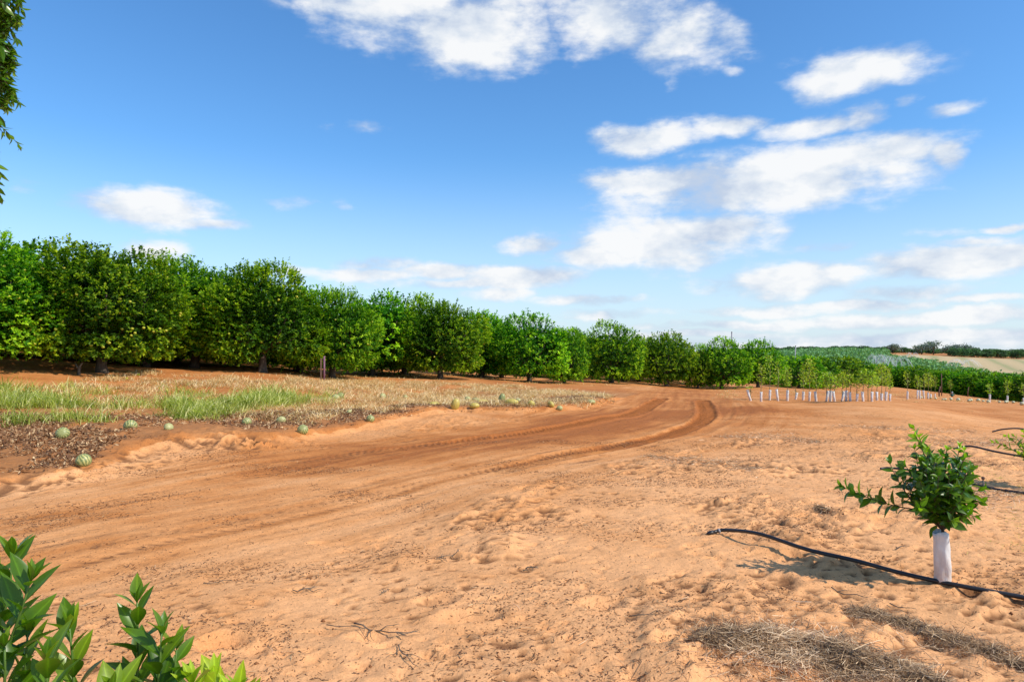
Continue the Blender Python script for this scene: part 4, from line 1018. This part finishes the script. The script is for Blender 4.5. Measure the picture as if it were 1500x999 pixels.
for (x0, y0, x1, y1) in ((-30,-20,34,18),(-30,10,28,62),(-25,60,24,88),(-40,30,30,30),(-25,100,20,105),(-20,115,22,148),(-25,140,6,185),(-25,225,6,262),(-30,245,8,297),(-40,5,10,60),(-40,-30,10,-5),(-30,80,8,110),(-30,-30,30,5),(-30,0,18,40),(-30,30,22,75),(-40,60,14,100),(-40,95,14,130),(-40,120,12,160),(-45,150,8,200),(-45,230,2,280),(-40,20,20,50)):
    stems.append(curve(ow(x0, y0, 5.0), ow(x1 - 9, y1 - 9, 5.0), (0, 0, .05), 6)); 
for k in range(46):
    x1 = go.uniform(-10, 22); y1 = go.uniform(-30, 165); x1 = x1 * (1 - max(0, y1 - 60) / 220)
    stems.append(curve(ow(x1 - 45, y1 - 30, 5.0 + go.uniform(-.35, .35)), ow(x1, y1, 5.0), (0, 0, .05), 6))
for q in range(9):
    a = q * .7; h = 2.2 + q * .25; b.tube([(.05, 0, h), (math.cos(a) * .7, math.sin(a) * .7, h + .6), (math.cos(a) * 1.15, math.sin(a) * 1.15, h + .8)], [.05, .03, .01], 6)
for s in stems: b.tube([tuple(q) for q in s], list(np.linspace(.006, .002, len(s))), 4)
b.build('trunk', M['bark'], ot); A = list(leaves_on(stems, 38, .07, .11, .34, .035, .8, .38, .2, 3)); A[1][:, 2] -= .55; A[1] = unit(A[1])
link('crown', leaf_mesh('crown', *A, seg=6, fold=.14, droop=.25), M['overhang'], ot); tag(ot, 'glossy leafy tree overhanging the top left corner of the frame', 'tree')

# ------------------------------------------------------------------ sprinkler spray
def spray_mat():
    m, nt = mat('water_spray'); d = N(nt, 'ShaderNodeBsdfDiffuse'); d.inputs[0].default_value = (.95,.97,1,1); tr = N(nt, 'ShaderNodeBsdfTransparent')
    t2 = N(nt, 'ShaderNodeBsdfTranslucent'); t2.inputs[0].default_value = (.95,.97,1,1); a = N(nt, 'ShaderNodeMixShader'); a.inputs[0].default_value = .5
    nt.links.new(d.outputs[0], a.inputs[1]); nt.links.new(t2.outputs[0], a.inputs[2])
    s = N(nt, 'ShaderNodeMixShader'); s.inputs[0].default_value = .12; nt.links.new(tr.outputs[0], s.inputs[1]); nt.links.new(a.outputs[0], s.inputs[2])
    o = N(nt, 'ShaderNodeOutputMaterial'); nt.links.new(s.outputs[0], o.inputs[0]); return m
M['spray'] = spray_mat(); gsn = random.Random(8)
def spray(px, d, toppy, halfw, lab, n=26):
    X = (px - 750) / F * d; z = Hs(X, d, False); t = empty('water_spray', (X, d, z)); zt = CAMH - (toppy - HY) * d / F - z; hw = halfw * d / F
    b = MB(); 
    for k in range(n):
        a = gsn.uniform(0, 6.28); R = hw * gsn.uniform(.7, 1.1); hh = gsn.uniform(.75, 1.0) * (zt - 2.0); pts = []
        for j in range(9):
            u = j / 8; pts.append((math.cos(a) * R * u * 1.2, math.sin(a) * R * u * 1.2, 2.0 + hh * (1 - (u * 1.9 - .9) ** 2) if u > 0 else 2.0 + hh * .19))
        b.tube(pts, [.03 + .06 * j / 8 for j in range(9)], 4)
    b.build('water_jets', M['spray'], t); c = MB(); c.tube([(0, 0, 0), (0, 0, 2.1)], .05, 6); c.build('riser_pipe', M['metal'], t); tag(t, lab, 'water spray')
spray(1284, 150, 518, 13, 'leftmost small white sprinkler spray above the far citrus tops')
spray(1311, 140, 520, 24, 'widest white sprinkler spray over the hillside orchard')
spray(1336, 190, 516, 8, 'narrow slanting white spray jet in front of the gum trees', 14)
spray(1410, 165, 526, 18, 'faint white sprinkler spray in front of the pale field')

# ------------------------------------------------------------------ camera, sun, world
cam = bpy.data.cameras.new('camera'); co = bpy.data.objects.new('camera', cam); COL.objects.link(co)
cam.lens = 24; cam.sensor_width = 36; cam.clip_start = .05; cam.clip_end = 9000
co.location = (0, 0, CAMH); co.rotation_euler = (math.radians(90) + math.atan(15.5 / F), 0, 0); scene.camera = co
EL = math.radians(44); AZv = Vector((.90, -.43, 0)).normalized()
sd = Vector((AZv.x * math.cos(EL), AZv.y * math.cos(EL), math.sin(EL)))
sl = bpy.data.lights.new('sun', 'SUN'); sl.energy = 4.6; sl.angle = math.radians(.5); sl.color = (1, .93, .82)
so = bpy.data.objects.new('sun', sl); COL.objects.link(so); so.rotation_euler = sd.to_track_quat('Z', 'Y').to_euler(); so.location = (20, -10, 30)
w = bpy.data.worlds.new('World'); scene.world = w; w.use_nodes = True; nt = w.node_tree; nt.nodes.clear()
sky = N(nt, 'ShaderNodeTexSky', sky_type='NISHITA'); sky.sun_disc = False; sky.sun_elevation = EL; sky.sun_rotation = math.atan2(sd.x, sd.y)
sky.air_density = 1.0; sky.dust_density = .6; sky.ozone_density = 2.0
hs = N(nt, 'ShaderNodeHueSaturation'); hs.inputs['Saturation'].default_value = 1.15; nt.links.new(sky.outputs[0], hs.inputs['Color'])
tc = N(nt, 'ShaderNodeTexCoord'); sp = N(nt, 'ShaderNodeSeparateXYZ'); nt.links.new(tc.outputs['Generated'], sp.inputs[0])
az = math_(nt, 'ARCTAN2', sp.outputs[0], sp.outputs[1]); el = math_(nt, 'ARCSINE', sp.outputs[2])
cb = N(nt, 'ShaderNodeCombineXYZ'); nt.links.new(az, cb.inputs[0]); nt.links.new(el, cb.inputs[1]); AE = cb.outputs[0]
# turbulence for ragged edges
def ntex(vec, sc, det, r, stretch=(1, 1.8, 1), off=(0, 0, 0)):
    mp = N(nt, 'ShaderNodeMapping'); mp.inputs['Scale'].default_value = stretch; mp.inputs['Location'].default_value = off; nt.links.new(vec, mp.inputs[0])
    n = N(nt, 'ShaderNodeTexNoise'); n.inputs['Scale'].default_value = sc; n.inputs['Detail'].default_value = det; n.inputs['Roughness'].default_value = r; nt.links.new(mp.outputs[0], n.inputs['Vector']); return n
wn = ntex(AE, 7, 5, .6, (1, 1.6, 1)); sub = N(nt, 'ShaderNodeVectorMath', operation='SUBTRACT'); nt.links.new(wn.outputs['Color'], sub.inputs[0]); sub.inputs[1].default_value = (.5, .5, .5)
scl = N(nt, 'ShaderNodeVectorMath', operation='MULTIPLY_ADD'); nt.links.new(sub.outputs[0], scl.inputs[0]); scl.inputs[1].default_value = (.075, .035, 0); nt.links.new(AE, scl.inputs[2]); AW = scl.outputs[0]
CL = [(590,-5,130,62,1),(690,45,120,55,1),(500,-10,90,35,.9),(900,15,100,60,.95),(990,50,70,48,.8),(1070,55,45,30,.55),(1250,105,105,33,.95),(945,200,85,24,1),(1060,180,50,16,.85),(1200,183,90,16,.8),(1270,172,55,18,.8),(1120,270,240,46,1.1),(1010,262,170,26,1),(1250,228,150,34,1),(1385,225,32,28,.9),(930,262,90,20,.9),
 (970,355,150,42,1.1),(1040,335,110,30,1),(890,372,90,24,1),(1150,412,115,26,1),(1230,400,60,14,.7),(1400,385,150,30,1.05),(1480,368,80,16,.9),(1420,355,60,10,.7),(225,305,115,30,1),(300,325,80,14,.9),(220,366,70,20,.8),(50,272,46,16,.5),(420,293,42,12,.5),(492,298,22,12,.4),(545,183,36,14,.5),(488,183,16,9,.4),
 (760,405,120,20,.95),(650,400,90,16,.85),(560,390,60,14,.7),(730,432,60,12,.7),(775,360,50,16,.8),(1395,160,36,14,.65),(1337,148,22,12,.55),(1480,330,28,8,.7),(1210,360,60,10,.6),(1330,430,110,14,.7),(1130,455,120,10,.7),(1260,470,200,12,.75),(900,460,90,9,.6),(980,478,80,8,.6),(1420,465,150,14,.8),(1350,495,250,12,.8),(1200,507,350,12,.8),(1000,490,160,8,.7),(1250,447,140,9,.75),(1450,440,80,8,.7),(1100,475,150,7,.7),(620,420,60,10,.5),(1072,98,20,9,.5),(990,118,16,12,.4),(760,470,90,8,.5),(1380,340,60,8,.5),(560,405,90,10,.7),(700,418,150,12,.8),(420,400,60,9,.5),(860,440,90,9,.7)]
acc = None
for px, py, a, b_, s in CL:
    A_ = math.atan((px - 750) / F); E_ = math.atan((HY - py) / math.hypot(F, px - 750)); ra = 1.27 * a / F * math.cos(A_) ** 2; re = 1.2 * b_ / F * math.cos(A_)
    v = N(nt, 'ShaderNodeVectorMath', operation='MULTIPLY_ADD'); nt.links.new(AW, v.inputs[0]); v.inputs[1].default_value = (1 / ra, 1 / re, 0); v.inputs[2].default_value = (-A_ / ra, -E_ / re, 0)
    l = N(nt, 'ShaderNodeVectorMath', operation='LENGTH'); nt.links.new(v.outputs[0], l.inputs[0])
    m = N(nt, 'ShaderNodeMapRange', interpolation_type='SMOOTHSTEP'); nt.links.new(l.outputs['Value'], m.inputs[0]); m.inputs[1].default_value = 1.25; m.inputs[2].default_value = .15; m.inputs[3].default_value = 0; m.inputs[4].default_value = min(1.15, s * (1.10 if py < 400 else 1.25)) + (.06 if s > .6 else -.04)
    acc = m.outputs[0] if acc is None else math_(nt, 'MAXIMUM', acc, m.outputs[0])
n1 = ntex(AE, 9, 9, .56).outputs['Fac']; n2 = ntex(AE, 9, 9, .56, off=(.10, .06, 0)).outputs['Fac']; n3 = ntex(AE, 26, 7, .6, (1, 3, 1)).outputs['Fac']
# clouds behind the camera and overhead
gen = N(nt, 'ShaderNodeMapRange', interpolation_type='SMOOTHSTEP'); nt.links.new(ntex(AE, 2.6, 6, .6).outputs['Fac'], gen.inputs[0]); gen.inputs[1].default_value = .50; gen.inputs[2].default_value = .66
beh = math_(nt, 'LESS_THAN', sp.outputs[1], .45); acc = math_(nt, 'MAXIMUM', acc, math_(nt, 'MULTIPLY', math_(nt, 'MULTIPLY', gen.outputs[0], .8), beh))
dens = math_(nt, 'MULTIPLY_ADD', math_(nt, 'SUBTRACT', n1, .5), 2.3, acc)
dens = math_(nt, 'MULTIPLY_ADD', math_(nt, 'SUBTRACT', n3, .5), .7, dens)
al = N(nt, 'ShaderNodeMapRange', interpolation_type='SMOOTHSTEP'); nt.links.new(dens, al.inputs[0]); al.inputs[1].default_value = .14; al.inputs[2].default_value = 1.05; al.inputs[4].default_value = .97
gate = N(nt, 'ShaderNodeMapRange'); nt.links.new(acc, gate.inputs[0]); gate.inputs[1].default_value = 0; gate.inputs[2].default_value = .18
alpha = math_(nt, 'MULTIPLY', al.outputs[0], gate.outputs[0])
rel_ = math_(nt, 'MULTIPLY_ADD', math_(nt, 'SUBTRACT', n1, n2), 3.4, .30)
rel_ = math_(nt, 'MULTIPLY_ADD', alpha, .42, rel_, clamp=True)
cc = ramp(nt, [(0, (.56,.65,.80)), (.5, (.76,.82,.90)), (1, (.96,.97,.98))], rel_)
SKYS = .105
bgc = N(nt, 'ShaderNodeVectorMath', operation='SCALE'); bgc.inputs['Scale'].default_value = 1 / SKYS; nt.links.new(cc.outputs[0], bgc.inputs[0])
# pale band near the horizon
hz = N(nt, 'ShaderNodeMapRange', interpolation_type='SMOOTHSTEP'); nt.links.new(el, hz.inputs[0]); hz.inputs[1].default_value = .29; hz.inputs[2].default_value = -.02; hz.inputs[4].default_value = .72
skt = mix(nt, hs.outputs[0], (1.15, 1.62, 1.92), 1.0, 'MULTIPLY')
hzc = mix(nt, skt, tuple(c / SKYS for c in (.74,.83,.97)), hz.outputs[0])
fin = mix(nt, hzc, bgc.outputs[0], alpha)
bg = N(nt, 'ShaderNodeBackground'); bg.inputs[1].default_value = SKYS; nt.links.new(fin, bg.inputs[0])
o = N(nt, 'ShaderNodeOutputWorld'); nt.links.new(bg.outputs[0], o.inputs[0])
scene.view_settings.view_transform = 'Standard'; scene.view_settings.look = 'None'; scene.view_settings.exposure = 0
scene.render.resolution_x = 1024; scene.render.resolution_y = 681
